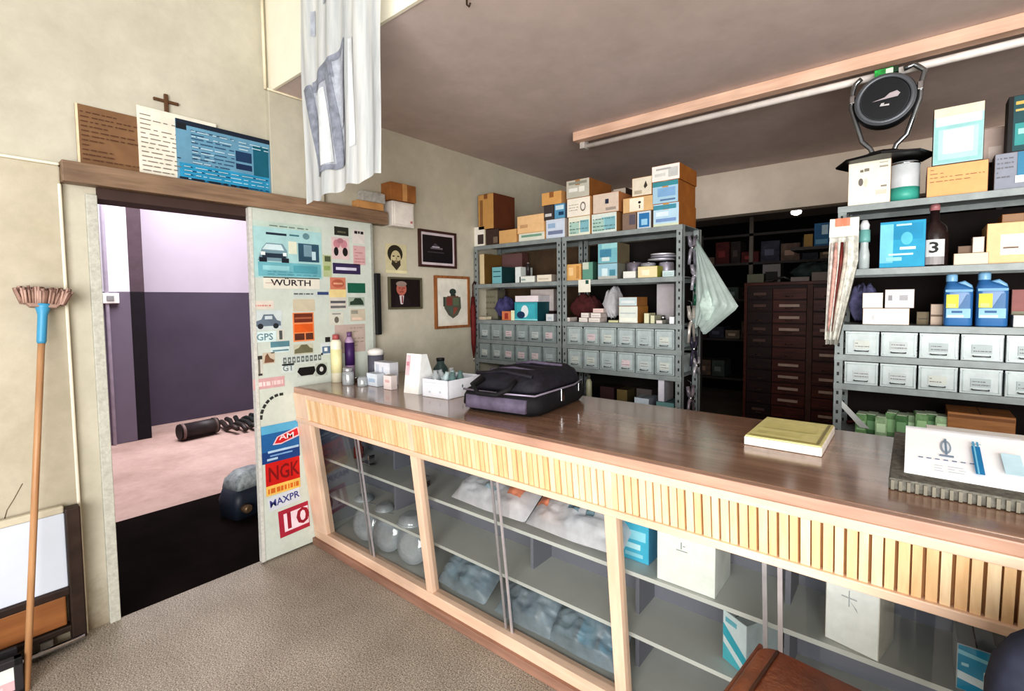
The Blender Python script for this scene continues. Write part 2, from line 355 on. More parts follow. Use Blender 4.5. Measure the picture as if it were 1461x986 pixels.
sticker('poster', 'large pale blue poster with a car and machines at the top of the sliding door', 358, 319, 459, 397, (168, 206, 208),
  [(0, .9, 1, 1, (188, 206, 196)), *scribble(77, .25, .91, .8, .98, 1, (110, 134, 126)), (.2, .77, .48, .81, NV), (.52, .78, .66, .81, TE),
   ('L', [(.08, .3), (.14, .52), (.2, .62), (.42, .62), (.48, .5), (.48, .3)], (120, 150, 162)), ('L', [(.14, .5), (.2, .6), (.4, .6), (.44, .5)], (200, 220, 226)),
   (.14, .36, .46, .44, (40, 56, 72)), (.1, .28, .2, .36, (24, 34, 46)), (.4, .28, .5, .36, (24, 34, 46)), (.12, .4, .18, .46, (230, 240, 240)), (.42, .4, .47, .46, (230, 240, 240)),
   (.5, .45, .62, .68, (222, 226, 206)), (.64, .32, .95, .66, (52, 84, 104)), (.72, .42, .84, .64, (120, 150, 164)), (.84, .36, .9, .52, (190, 214, 222)), ('E', .76, .8, .05, .06, (104, 140, 148)),
   (.08, .03, .97, .28, (112, 176, 188)), (.14, .14, .5, .22, (150, 204, 212)), (.56, .1, .92, .24, (86, 156, 170))] + scribble(4, .2, .05, .9, .14, 2, (80, 140, 156)), 'poster')
sticker('sticker', 'long white sticker with the dark lettering WURTH below the pale blue poster', 376, 396, 456, 412, (222, 218, 206), [('T', .48, .5, .75, 'WÜRTH', (50, 44, 52), 1.3), (.03, .45, .2, .5, (190, 150, 140))])
sticker('sticker', 'small black square sticker at the top right of the sliding door', 477, 324, 497, 336, (46, 48, 42), [(.2, .3, .8, .5, (100, 100, 80))])
sticker('sticker', 'white sticker with short black lettering in the top right corner of the door', 503, 328, 520, 348, (214, 208, 204), [(.15, .7, .4, .9, (40, 36, 40)), (.45, .72, .6, .9, (40, 36, 40)), (.66, .7, .9, .9, (40, 36, 40))])
sticker('sticker', 'faded pink sticker under the short black lettering at the right edge of the door', 504, 351, 521, 378, (206, 168, 170), scribble(2, .1, .1, .9, .9, 5, (180, 120, 130)))
sticker('sticker', 'pink flower sticker with two black blobs at the upper right of the door', 473, 339, 498, 370, (212, 190, 190),
  [('E', .3, .7, .2, .2, (188, 132, 142)), ('E', .7, .7, .2, .2, (196, 140, 150)), ('E', .5, .85, .18, .12, (170, 120, 130)), ('E', .25, .35, .13, .2, (30, 26, 28)), ('E', .76, .35, .15, .2, (30, 26, 28))])
sticker('sticker', 'dark violet banner sticker with a white stripe at the upper right of the door', 475, 376, 514, 391, (58, 46, 84), [(.1, .35, .85, .62, (206, 204, 224))])
sticker('sticker', 'narrow faded green sticker beside the pale blue poster', 461, 364, 473, 395, (176, 186, 146), [(.2, .7, .9, .95, (80, 90, 66)), (.1, .3, .8, .5, (140, 160, 100))])
sticker('sticker', 'faded orange red sticker right of the white lettering strip', 471, 396, 493, 413, (198, 128, 104), [('E', .5, .5, .4, .36, (176, 98, 78)), (.2, .42, .8, .56, (214, 160, 130))])
sticker('sticker', 'plain dark green rectangular sticker at the right edge of the door', 496, 404, 521, 418, (30, 96, 76), [])
sticker('sticker', 'dark green car sticker under the plain green rectangle', 497, 424, 520, 437, (160, 172, 160), [('L', [(.08, .15), (.1, .5), (.3, .6), (.4, .9), (.75, .9), (.9, .55), (.95, .15)], (46, 66, 54))])
sticker('sticker', 'grey striped sticker with a cream top in the right column of the door', 470, 413, 494, 441, (206, 200, 190), [(0, .6, 1, 1, (226, 206, 150)), (.05, .3, .95, .42, (90, 90, 98)), (.05, .05, .95, .17, (110, 108, 112))])
sticker('sticker', 'strip of small blue and black lettering above the beige square', 418, 413, 471, 424, (196, 204, 200), [*scribble(78, .02, .2, .55, .8, 1, (90, 96, 96)), (.64, .3, .95, .7, (60, 76, 120))])
sticker('sticker', 'blank beige square sticker in the middle of the door', 418, 427, 449, 444, (200, 190, 168), [])
sticker('sticker', 'orange sticker with brown top and bottom bands in the middle of the door', 418, 446, 448, 487, (226, 140, 92), [(.06, .66, .94, .97, (112, 52, 34)), (.1, .78, .9, .84, (170, 100, 70)), (.06, .32, .94, .6, (214, 96, 34)), (.06, .05, .52, .28, (92, 50, 36)), (.58, .05, .94, .28, (92, 50, 36))])
sticker('sticker', 'pale label with pink lettering at the left edge of the door', 359, 429, 391, 441, (214, 206, 196), [*scribble(79, .08, .2, .85, .8, 1, (204, 140, 134))])
sticker('sticker', 'square sticker with a grey blue drawing of an old car', 361, 443, 402, 471, (198, 208, 210),
  [('L', [(.05, .2), (.08, .45), (.28, .55), (.36, .8), (.7, .8), (.82, .5), (.96, .42), (.96, .2)], (104, 118, 134)), ('E', .24, .2, .1, .14, (40, 44, 52)), ('E', .78, .2, .1, .14, (40, 44, 52)), (.4, .55, .66, .72, (200, 212, 220))])
sticker('sticker', 'pale blue label with outlined letters GPS below the old car drawing', 361, 473, 394, 488, (208, 226, 228), [('T', .5, .45, .9, 'GPS', (110, 140, 150), 1)])
sticker('sticker', 'small upright dark figure sticker left of the orange sticker', 396, 470, 405, 486, (210, 206, 196), [(.25, .1, .75, .9, (84, 88, 88))])
sticker('sticker', 'teal banner sticker with a pale line beneath on the left half of the door', 386, 487, 413, 503, (206, 220, 220), [(0, .5, 1, 1, (92, 134, 146)), (.1, .12, .95, .26, (104, 140, 150))])
sticker('sticker', 'olive green car shaped sticker below the orange sticker', 419, 491, 447, 505, (192, 190, 170), [('L', [(.03, .1), (.05, .5), (.25, .65), (.38, .95), (.68, .95), (.82, .6), (.97, .5), (.97, .1)], (112, 110, 84))])
sticker('sticker', 'small blue and white emblem sticker right of the olive car', 458, 489, 473, 506, (206, 212, 216), [(.1, .1, .9, .7, (96, 118, 146)), (.3, .3, .6, .6, (226, 228, 230))])
sticker('sticker', 'tiny black square sticker above the blue and white emblem', 464, 481, 471, 488, (40, 38, 40), [])
sticker('sticker', 'long sticker with outlined dark lettering in the lower middle of the door', 402, 506, 461, 519, (198, 206, 202), [*[(.03+.105*i, .2, .105+.105*i, .85, (104, 112, 110)) for i in range(9)], *[(.05+.105*i, .4, .085+.105*i, .65, (190, 198, 194)) for i in range(9)]])
sticker('sticker', 'sticker with the outlined letters GT beside a black truck', 402, 519, 420, 532, (204, 212, 210), [('T', .5, .5, .9, 'GT', (110, 126, 130))])
sticker('sticker', 'black truck silhouette sticker low on the sliding door', 424, 523, 450, 537, (190, 196, 190), [('L', [(0, .55), (.12, .95), (.95, .95), (1, .5), (.86, .1), (.2, .1)], (18, 18, 18))])
sticker('sticker', 'round black sticker with a pale centre beside the black truck', 450, 518, 467, 536, (178, 184, 176), [('E', .5, .5, .45, .46, (26, 26, 26)), ('E', .5, .52, .16, .2, (200, 200, 200))])
sticker('sticker', 'tall thin sticker of a dark post at the lower left of the door', 364, 507, 375, 537, (200, 198, 190), [(.4, .1, .65, .9, (110, 108, 100)), (.1, .8, .95, .97, (56, 54, 50)), (.15, .02, .9, .12, (56, 54, 50))])
sticker('sticker', 'faded brown horse shaped sticker beside the dark post', 375, 503, 392, 519, (196, 184, 166), [('L', [(.1, .1), (.2, .7), (.4, .95), (.6, .5), (.95, .3), (.9, .1)], (120, 86, 66))])
sticker('sticker', 'pink sign sticker with pale lettering level with the counter top', 361, 539, 406, 554, (206, 164, 166), [*scribble(80, .06, .1, .95, .9, 1, (232, 208, 208), 1)])
sticker('sticker', 'small cream label stack at the right edge of the door', 500, 441, 521, 458, (196, 186, 168), [(.05, .6, .5, .9, (150, 148, 136)), (.1, .1, .8, .3, (222, 196, 180))])
sticker('sticker', 'blurred little crest sticker in the right column of the door', 470, 445, 490, 464, (206, 206, 194), [('E', .5, .4, .16, .24, (110, 104, 96)), (.2, .8, .8, .9, (150, 150, 148))])
sticker('sticker', 'pinkish paper sticker behind the spray bottle at the right of the door', 478, 463, 521, 503, (188, 170, 162), scribble(11, .5, .2, .95, .95, 6, (160, 150, 130)))
m = MB(); pp = [(372+33*(1-math.cos(a))*1.0, 600-38*math.sin(a)) for a in [i*PI/2/7 for i in range(8)]]
for i in range(7):
    A = at(*pp[i], 0, SX+.001); B = at(*pp[i+1], 0, SX+.001); d = (B-A).normalized()*.004; nn = Vector((0, -d.z, d.y)).normalized()*.008
    m.quad([A+d-nn, B-d-nn, B-d+nn, A+d+nn], M((48, 52, 50)))
tag(m.build('sticker'), 'black curved arc of lettering on the door above the blue square sticker', 'sticker', 'stickers on the sliding door')
sticker('sticker', 'square blue sticker with a red oval emblem beside the counter post', 373, 604, 427, 657, (40, 100, 158),
  [(0, .78, 1, 1, (92, 168, 206)), (0, 0, 1, .3, (28, 66, 128)), ('L', [(.28, .46), (.4, .66), (.95, .82), (1, .78), (1, .56), (.5, .44)], (226, 190, 196)), ('L', [(.33, .49), (.43, .64), (.95, .78), (.98, .6), (.5, .47)], (196, 36, 44)), ('T', .66, .62, .2, 'AM', (235, 210, 214), 1.4), (.15, .26, .98, .32, (170, 200, 226)), (.2, .16, .8, .2, (120, 160, 206)), (.12, .06, .4, .12, (170, 200, 226))])
sticker('sticker', 'red sticker with yellow lower lettering below the blue square sticker', 379, 656, 428, 702, (196, 30, 26),
  [(0, 0, 1, .3, (232, 190, 100)), ('T', .52, .62, .62, 'NGK', (126, 12, 14), 1.0), *scribble(82, .05, .0, .98, .3, 1, (206, 110, 40), 1)])
sticker('sticker', 'white sticker with slanting blue lettering under the red one', 383, 703, 428, 722, (206, 210, 220), [('T', .5, .5, .72, 'MAXPR', (64, 68, 132), .95)], rz=.08)
sticker('sticker', 'red bordered white sticker with the number 10 low on the door', 398, 722, 441, 760, (168, 44, 66), [(.16, .16, .98, .84, (236, 214, 224)), ('T', .56, .5, .85, '10', (150, 30, 50), 1.2)], rz=.05)

# ------------------------------------------------------------------ posters and cross standing on the wooden rail
PX = WX+.012
def board(name, label, y0, y1, z0, z1, base, marks, x=PX, th=.006, cat='poster', tilt=0, g=None):
    m = MB(); w, h = y1-y0, z1-z0
    m.box((-th/2, -w/2, -h/2), (th/2, w/2, h/2), M(base, .7, 0, .08, 12)); inked(m, (th/2, -w/2, -h/2), (0, 1, 0), (0, 0, 1), w, h, marks, .0004)
    return tag(m.build(name, None, 0, (x, (y0+y1)/2, (z0+z1)/2), (tilt, 0, 0)), label, cat, g)
board('handwritten_poster', 'brown handwritten card standing at the left end of the wooden rail', .472, .7, 2.126, 2.395, (126, 94, 66), [(0, 0, .04, 1, (222, 208, 176))]+scribble(21, .07, .08, .95, .94, 11, (88, 54, 32), .5), PX)
board('handwritten_poster', 'white handwritten sheet in the middle of the wooden rail below the cross', .692, 1.03, 2.126, 2.452, (226, 220, 206), scribble(22, .03, .05, .5, .93, 13, (120, 112, 104), .4), PX+.006)
board('poster', 'blue poster with rows of vehicles at the right of the wooden rail', .845, 1.298, 2.126, 2.432, (104, 150, 176),
  [(0, .92, 1, 1, (24, 36, 54)), (0, .84, .1, .94, (20, 24, 34)), (.02, 0, .98, .3, (48, 146, 186)), (.8, .3, .98, .84, (24, 96, 116)), (.6, .5, .78, .68, (26, 58, 92)), (.6, .36, .78, .46, (22, 48, 84))]
  + scribble(31, .14, .3, .58, .9, 9, (46, 78, 108), .5)+scribble(32, .14, .3, .58, .9, 7, (196, 216, 226), .3)+scribble(33, .05, .02, .95, .28, 4, (14, 66, 104), .5)+scribble(36, .05, .02, .95, .28, 4, (198, 222, 230), .3)+scribble(35, .62, .68, .96, .86, 3, (180, 204, 214), .5)+scribble(34, .0, .0, .95, .08, 1, (20, 30, 44), .8), PX+.013)
t = thing('wooden_cross', 'small dark wooden cross on the wall above the white sheet', 'cross', (WX, .815, 2.45))
cw = wood((70, 44, 24), (104, 70, 40), 8, 2)
MB().box((.001, -.008, 0), (.016, .008, .092), cw).build('upright', t, .002); MB().box((.002, -.052, .05), (.014, .052, .064), cw).build('crossbar', t, .002)

# ------------------------------------------------------------------ cloth hanging before the ceiling edge
cy = 1.23; cl = at(431, 100, 1, cy).x; cr = at(550, 100, 1, cy).x; cm = clothmat(); zb0 = at(440, 291, 1, cy).z; zt = 3.2
def cl_fn(u, v):
    x = cl+(cr-cl)*u+.006*math.sin(v*9); z = zb0+.008*math.sin(u*23)+.03*u+(zt-zb0)*v; x += .03*(1-v)**3*u
    return (x, cy+.006*math.sin(u*38+v*1.5)+.007*math.sin(u*17-v*3)-.05*u*(1-v), z)
t = thing('hanging_cloth', 'thin white cloth with a faded grey print hanging in front of the ceiling edge', 'cloth', (0, 0, 0))
MB().grid(cl_fn, 70, 30, cm).build('cloth_sheet', t)
def on_cloth(px, py, off=.004):
    p = at(px, py, 1, cy); u = (p.x-cl)/(cr-cl); v = (p.z-zb0)/(zt-zb0); q = cl_fn(u, v); return (q[0], q[1]-off, q[2])
def patch(poly, col, off=.004):
    "quad patch that follows the folds of the cloth"
    m = MB(); A, B, C, D = poly
    def fn(s, v_):
        x = (A[0]*(1-s)+B[0]*s)*(1-v_)+(D[0]*(1-s)+C[0]*s)*v_; y = (A[1]*(1-s)+B[1]*s)*(1-v_)+(D[1]*(1-s)+C[1]*s)*v_
        return on_cloth(x, y, off)
    m.grid(fn, 30, 20, col); return m
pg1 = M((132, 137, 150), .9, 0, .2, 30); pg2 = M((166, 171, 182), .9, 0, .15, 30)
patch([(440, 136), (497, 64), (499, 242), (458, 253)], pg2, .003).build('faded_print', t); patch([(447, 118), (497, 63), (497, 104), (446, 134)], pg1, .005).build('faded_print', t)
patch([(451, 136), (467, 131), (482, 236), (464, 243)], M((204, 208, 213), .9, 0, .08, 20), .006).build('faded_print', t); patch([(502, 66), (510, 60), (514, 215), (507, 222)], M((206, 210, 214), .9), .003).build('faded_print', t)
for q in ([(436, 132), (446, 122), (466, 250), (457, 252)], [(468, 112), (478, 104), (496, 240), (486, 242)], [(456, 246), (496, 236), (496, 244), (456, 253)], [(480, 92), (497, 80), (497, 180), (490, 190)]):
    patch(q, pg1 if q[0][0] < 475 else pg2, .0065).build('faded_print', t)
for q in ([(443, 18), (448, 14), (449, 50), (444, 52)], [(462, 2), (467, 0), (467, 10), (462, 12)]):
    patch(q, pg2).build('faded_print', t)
m = MB().tube([(cl-.05, cy, zt), (cr+.05, cy, zt)], .012, GREY)
for x in (cl, cr): m.tube([(x, cy, zt), (x, 1.32, zt)], .008, GREY)
m.build('hanging_rod', t)

# ------------------------------------------------------------------ pictures on the wall behind the counter
def frame(label, x0, y0, x1, y1, fm, fw, matc, pic, marks, depth=.022, mat_w=.02, name='framed_picture'):
    xm, ym = (x0+x1)/2, (y0+y1)/2
    a = at(x0, ym, 0, WX).y; b = at(x1, ym, 0, WX).y; zt = at(xm, y0, 0, WX).z; zb = at(xm, y1, 0, WX).z
    w, h = b-a, zt-zb; t = thing(name, label, 'picture', (WX, (a+b)/2, zb))
    m = MB()
    for (p, q) in (((-w/2, 0), (w/2, fw)), ((-w/2, h-fw), (w/2, h)), ((-w/2, fw), (-w/2+fw, h-fw)), ((w/2-fw, fw), (w/2, h-fw))):
        m.box((0, p[0], p[1]), (depth, q[0], q[1]), fm)
    m.build('picture_frame', t, .002)
    m = MB().box((.001, -w/2+fw*.8, fw*.8), (depth*.5, w/2-fw*.8, h-fw*.8), M(matc, .7))
    iw, ih = w-2*fw-2*mat_w, h-2*fw-2*mat_w
    m.build('mount', t)
    m = MB().box((depth*.5, -iw/2, fw+mat_w), (depth*.5+.002, iw/2, fw+mat_w+ih), M(pic, .4))
    inked(m, (depth*.5+.002, -iw/2, fw+mat_w), (0, 1, 0), (0, 0, 1), iw, ih, marks, .0005); m.build('print', t)
frame('landscape framed picture of a dark night scene, highest of the wall pictures', 596, 330, 649, 382, M((66, 40, 36), .4), .018, (206, 194, 200), (26, 20, 26),
  [(.25, .5, .65, .56, (120, 112, 124)), (.3, .56, .55, .6, (190, 184, 196)), (.15, .36, .7, .4, (70, 62, 72)), ('L', [(.3, .6), (.4, .72), (.55, .6)], (80, 74, 86))])
frame('upright wooden framed picture with a coloured coat of arms beside the shelves', 619, 394, 668, 468, wood((120, 70, 36), (176, 118, 70), 8, 2), .02, (222, 216, 204), (226, 222, 212),
  [('L', [(.22, .62), (.2, .36), (.34, .2), (.5, .12), (.68, .2), (.8, .36), (.78, .62)], (96, 96, 84)), (.28, .42, .48, .6, (134, 66, 58)), (.52, .42, .72, .6, (104, 116, 92)), ('L', [(.3, .38), (.5, .18), (.48, .4)], (90, 106, 96)), ('L', [(.52, .38), (.5, .18), (.7, .36)], (146, 84, 70)), (.16, .4, .22, .62, (70, 74, 66)), ('E', .5, .74, .12, .07, (52, 66, 60)), (.42, .63, .6, .68, (60, 60, 56)), (.3, .6, .7, .64, (110, 84, 70))], mat_w=.016)
frame('square framed portrait of a man in a dark suit below the bearded face print', 553, 396, 600, 441, M((92, 88, 70), .5), .014, (60, 54, 44), (30, 18, 18),
  [('E', .36, .66, .17, .24, (186, 110, 96)), ('E', .36, .84, .18, .1, (150, 132, 124)), ('L', [(.1, 0), (.16, .34), (.3, .42), (.44, .42), (.62, .3), (.7, 0)], (36, 24, 28)), ('L', [(.32, .1), (.28, .42), (.44, .42), (.4, .1)], (214, 200, 204)), (.36, .14, .4, .4, (120, 40, 44)),
   (.26, .68, .33, .7, (60, 30, 26)), (.4, .68, .47, .7, (60, 30, 26)), (.3, .54, .43, .565, (130, 50, 46)), ('L', [(.355, .6), (.385, .72), (.4, .6)], (160, 84, 72))], mat_w=.002)
sx = WX+.002
sticker('wall_print', 'cream wall print of a bearded face with dark hair above the portrait', 550, 348, 580, 390, (200, 192, 158),
  [('E', .45, .66, .36, .3, (48, 42, 32)), ('E', .48, .5, .24, .28, (196, 184, 148)), ('L', [(.26, .3), (.3, .46), (.48, .36), (.68, .46), (.7, .28), (.5, .1)], (60, 52, 40)), (.32, .56, .42, .6, (40, 34, 26)), (.54, .56, .64, .6, (40, 34, 26)), (.4, .4, .58, .43, (90, 70, 54)), ('L', [(.46, .46), (.5, .56), (.54, .46)], (140, 128, 96)), (0, 0, 1, .1, (222, 214, 176))], 'print', None, sx=sx)
# boxes fixed at the end of the rail
y0 = at(548, 300, 0, WX+.1).y
t = thing('electric_panel', 'white electrical panel box on the wall at the right end of the wooden rail', 'panel box', (WX, 2.19, 2.035))
MB().box((0, -.105, 0), (.09, .085, .175), M((226, 220, 214), .5)).build('panel_case', t, .006)
MB().box((.09, -.09, .012), (.096, .07, .163), M((232, 226, 220), .5)).build('panel_door', t, .003)
MB().box((.096, .045, .03), (.1, .062, .045), M((190, 120, 118), .5)).build('latch', t)
t = thing('cardboard_box', 'brown cardboard box resting on top of the white electrical panel', 'box', (WX, 2.18, 2.212))
MB().box((0, -.12, 0), (.11, .1, .12), TAND).build('carton_body', t, .004); MB().box((.111, -.02, 0), (.1115, .02, .12), TAN).build('packing_tape', t)
t = thing('tan_parcel', 'tan parcel lying on the wooden rail behind the hanging cloth', 'box', (WX, 1.93, 2.127))
MB().box((0, -.1, 0), (.07, .1, .05), TAN).build('carton_body', t, .003)
t = thing('grey_parcel', 'grey wrapped parcel on the tan parcel behind the hanging cloth', 'box', (WX, 1.95, 2.178))
MB().box((0, -.08, 0), (.065, .1, .07), M((178, 176, 170), .7, 0, .2, 30)).build('carton_body', t, .006)

# ------------------------------------------------------------------ things at the lower left
def leanframe(t, w, h, parts): pass
FY = M((52, 38, 32), .5, 0, .3, 12)
t = thing('framed_panel_board', 'old dark framed board with white upper and brown lower panel leaning on the left wall', 'board', (WX+.034, -.15, 0), 0, None, (0, .02, 0))
W_ = .55
MB().box((.012, -.75, .27), (.03, W_-.05, .60), M((214, 222, 236), .5, 0, .04, 3)).build('white_panel', t, .003)
m = MB().box((0, W_-.05, .02), (.05, W_, .62), FY).box((0, -.8, .235), (.045, W_-.045, .27), FY).box((0, -.8, .07), (.045, W_-.045, .098), FY).box((0, -.8, .02), (.03, -.75, .6), FY)
m.box((.004, -.8, .6), (.03, W_-.05, .632), M((206, 198, 178), .7)).build('dark_frame', t, .006)
MB().box((.01, -.75, .1), (.034, W_-.06, .234), wood((140, 88, 48), (176, 118, 70), 3, 1, .5)).build('brown_panel', t, .006)
m = MB().tube([(.055, -.78, .03), (.055, W_-.01, .03)], .013, CHROME)
for i in range(12): m.box((.03, -.7+.1*i, .035), (.05, -.66+.1*i, .068), M((120, 116, 110), .4, .5))
m.build('chrome_rail', t)
t = thing('small_sign_stand', 'small dark framed stand with a white and pink face in the lower left corner', 'sign', (-2.68, .085, 0), -.05, None)
m = MB()
for a, b in (((0, -.3, 0), (.03, .1, .025)), ((0, -.3, .12), (.03, .1, .15)), ((0, .075, 0), (.03, .1, .15)), ((0, -.3, 0), (.03, -.275, .15))): m.box(a, b, M((46, 42, 46), .5))
m.box((-.1, -.29, 0), (-.08, .09, .14), M((46, 42, 46))).build('dark_frame', t, .003)
m = MB().box((.008, -.28, .02), (.02, .08, .125), M((226, 232, 228), .4)); inked(m, (.02, -.28, .02), (0, 1, 0), (0, 0, 1), .36, .105, [(0, 0, 1, .42, (220, 180, 186)), (.1, .1, .9, .3, (230, 205, 210))], .0005); m.build('sign_face', t)

# broom standing upside down
foot = at(38, 986, 2, 0); head = at(61, 446, 0, WX+.085)
d = head-foot
t = thing('broom', 'upside down broom with a pale wooden pole and pinkish bristles leaning on the left wall', 'broom', foot)
L = d.length; q = d.to_track_quat('Z', 'Y'); t.rotation_euler = q.to_euler()
MB().lathe([(.0, .0), (.011, .002), (.0115, L*.6), (.0115, L-.04)], wood((176, 128, 88), (214, 170, 128), 3, 2, .45), n=12).build('pole', t)
t2 = MB().lathe([(.013, L-.13), (.0155, L-.12), (.016, L-.01), (.024, L+.02), (.03, L+.035)], M((70, 150, 190), .4), n=16).build('socket', t)
bm = MB(); rn = random.Random(5)
inv = q.inverted()
yv = inv @ Vector((0, 1, 0)); yv.z = 0; yv.normalize(); xv = Vector((0, 0, 1)).cross(yv)*-1
bm.hexa([tuple(yv*a+xv*b+Vector((0, 0, c))) for c, s in ((L+.02, .6), (L+.052, 1)) for a, b in ((-.066*s, -.022), (.066*s, -.022), (.066*s, .022), (-.066*s, .022))], M((160, 134, 122), .8))
bm.build('head_block', t, .005)
bm = MB(); cols = [M((158, 128, 116), .9), M((190, 160, 148), .9), M((120, 92, 82), .9)]
for i in range(520):
    a = rn.uniform(-.064, .064); b = rn.uniform(-.022, .022); s = 1.25+rn.uniform(-.12, .12); l = rn.uniform(.03, .056)
    p0 = yv*a+xv*b+Vector((0, 0, L+.035)); p1 = yv*a*s+xv*b*1.7+Vector((0, 0, L+.05+l))
    bm.tube([p0, p1], .005, cols[i % 3], 4)
bm.build('bristles', t)['kind'] = 'stuff'
# ------------------------------------------------------------------ the counter
CL, CR = WX+.052, 1.35         # left and right ends
def fy(z): return 1.395+(.79-z)*.118      # the front leans inwards towards the floor
def slab(m, x0, x1, z0, z1, o0, o1, mt):
    "bar that follows the leaning front, o0/o1 = offsets behind the front face"
    return m.hexa([(x0, fy(z0)+o0, z0), (x1, fy(z0)+o0, z0), (x1, fy(z0)+o1, z0), (x0, fy(z0)+o1, z0), (x0, fy(z1)+o0, z1), (x1, fy(z1)+o0, z1), (x1, fy(z1)+o1, z1), (x0, fy(z1)+o1, z1)], mt)
pale = wood((226, 190, 164), (244, 214, 190), 4, 0, .5); palev = wood((226, 190, 164), (244, 214, 190), 4, 2, .5)
topm = wood((132, 98, 78), (172, 138, 116), 3, 0, .2, .6); nose = wood((172, 134, 116), (206, 168, 148), 4, 0, .4)
shm = M((204, 206, 200), .5, 0, .05, 3); inner = M((122, 124, 134), .6, 0, .06, 2)
ct = thing('shop_counter', 'long wooden shop counter with a slatted band and glass display front', 'counter', (0, 0, 0))
MB().box((CL, 1.402, .965), (CR, 2.16, 1.0), topm).build('worktop', ct, .004)
MB().box((CL, 1.375, .968), (CR, 1.4015, .999), nose).build('worktop_edge', ct, .003)
m = MB().box((CL, 1.372, .942), (CR, 1.40, .968), pale); slab(m, CL, CR, .79, .815, -.012, .03, pale); m.build('slat_band_frame', ct, .003)
m = MB(); slab(m, CL, CR, .8, .95, .014, .028, M((150, 112, 76), .7)); PT = .0248
x = CL+.14; k = 0
sm = slatmat(PT, x)
while x < CR:
    slab(m, x+.0016, x+PT-(.0052 if k % 2 else .0024), .812, .945, .0, .015, sm); x += PT; k += 1
m.build('slat_band', ct)
for i, xx in enumerate((-1.785, -.762, .262)):
    m = MB(); slab(m, xx-.012, xx+.012, .81, .945, -.004, .016, palev); m.build('slat_divider', ct, .002)
m = MB(); slab(m, CL, CL+.15, .0, .966, -.006, .05, palev); m.build('corner_post', ct, .003)
for xx in (-1.785, -.762, .262):
    m = MB(); slab(m, xx-.022, xx+.022, .1, .795, -.004, .04, palev); m.build('upright', ct, .002)
m = MB(); slab(m, CL, CR, .04, .1, -.008, .05, pale); m.build('bottom_rail', ct, .003)
MB().box((CL, fy(.04)-.025, .0), (CR, fy(.04)+.03, .042), wood((132, 98, 82), (170, 132, 114), 4, 0, .6)).build('kickboard', ct, .003)
DY = 1.80                      # back of the display space
MB().box((CL, DY, .0), (CR, DY+.018, .965), inner).build('display_back', ct)
MB().box((CL, 1.50, .0), (CL+.02, 2.12, .965), inner).build('end_panel', ct)
MB().box((CL+.02, 1.445, .785), (CR, DY, .8), M((40, 40, 44))).build('display_ceiling', ct)
MB().box((CL+.02, 1.50, .072), (CR, DY, .09), shm).build('shelf', ct)
MB().box((CL+.02, 1.53, .525), (CR, DY, .54), shm).build('shelf', ct)
MB().box((CL+.02, 1.55, .285), (CR, DY, .30), shm).build('shelf', ct)
for xx in (-2.3, -1.3, -.79, -.28, .23):
    MB().box((xx-.008, 1.66, .09), (xx+.008, DY, .785), inner).build('inner_divider', ct)
MB().box((CL+.02, 2.08, 0), (CR, 2.10, .965), inner).build('rear_panel', ct)
alu = M((196, 190, 194), .35, .5)
bays = [(CL+.15, -1.807), (-1.763, -.784), (-.74, .24), (.284, CR)]
for a, b in bays:
    mid = a+(b-a)*.47
    for j, (p, q_) in enumerate(((a, mid+.02), (mid-.02, b))):
        g = MB(); o = .020+.007*j
        g.add([(p, fy(.1)+o, .1), (q_, fy(.1)+o, .1), (q_, fy(.79)+o, .79), (p, fy(.79)+o, .79)], [(0, 1, 2, 3)], GLASS)
        go = g.build('glass_pane', ct, solid=.0)
        e = MB(); ex = mid-.02 if j else mid+.02
        slab(e, ex-.006, ex+.006, .1, .79, o-.002, o+.003, alu); e.build('pane_edge', go)
for xx, zz in ((-.19, .26), (.10, .24)):
    m = MB(); y = fy(zz)-.004
    m.lathe([(.011, 0), (.013, .004), (.013, .012), (.009, .03)], CHROME, (xx, y+.018, zz), axis='y').box((xx-.006, y+.01, zz), (xx+.006, y+.02, zz+.05), CHROME); m.build('glass_lock', ct)

# ------------------------------------------------------------------ cartons and packages
def carton(label, x0, y0, x1, Y, z0, front, marks=(), body=None, depth=.2, name='cardboard_box', rz=0, group=None, y1=None, tape=None, cat='box', zt=None, off=0):
    "box standing at z0 whose front face spans x0..x1 on the plane Y and whose top was measured at y0"
    body = body or TAND
    A = at(x0, y0, 1, Y); B = at(x1, y0, 1, Y)
    if zt is None: zt = (A.z+B.z)/2
    w = B.x-A.x; h = zt-z0
    t = thing(name, label, cat, ((A.x+B.x)/2, Y, z0+.0005), rz, group)
    MB().box((-w/2, 0, 0), (w/2, depth, h), body).box((-.0015, .002, h), (.0015, depth-.002, h+.0004), DARK).build('carton_body', t, .0025)
    fm = front if not isinstance(front, tuple) else None
    if fm is None or marks:
        m = MB()
        fc = M(front, .6, 0, .05, 25) if isinstance(front, tuple) else front
        m.quad([(-w/2+.002, -.0006, .002), (w/2-.002, -.0006, .002), (w/2-.002, -.0006, h-.002), (-w/2+.002, -.0006, h-.002)], fc)
        inked(m, (-w/2+.002, -.0006, .002), (1, 0, 0), (0, 0, 1), w-.004, h-.004, marks, .0003); m.build('printed_front', t)
    if tape:
        MB().box((-.02, -.0009, h-.04), (.02, -.0002, h), M(tape, .3)).box((-.02, 0, h+.0002), (.02, depth, h+.0009), M(tape, .3)).build('packing_tape', t)
    return t
LB = (168, 206, 222); WT = (234, 230, 222); TL = (70, 150, 170); BG = (206, 190, 168)
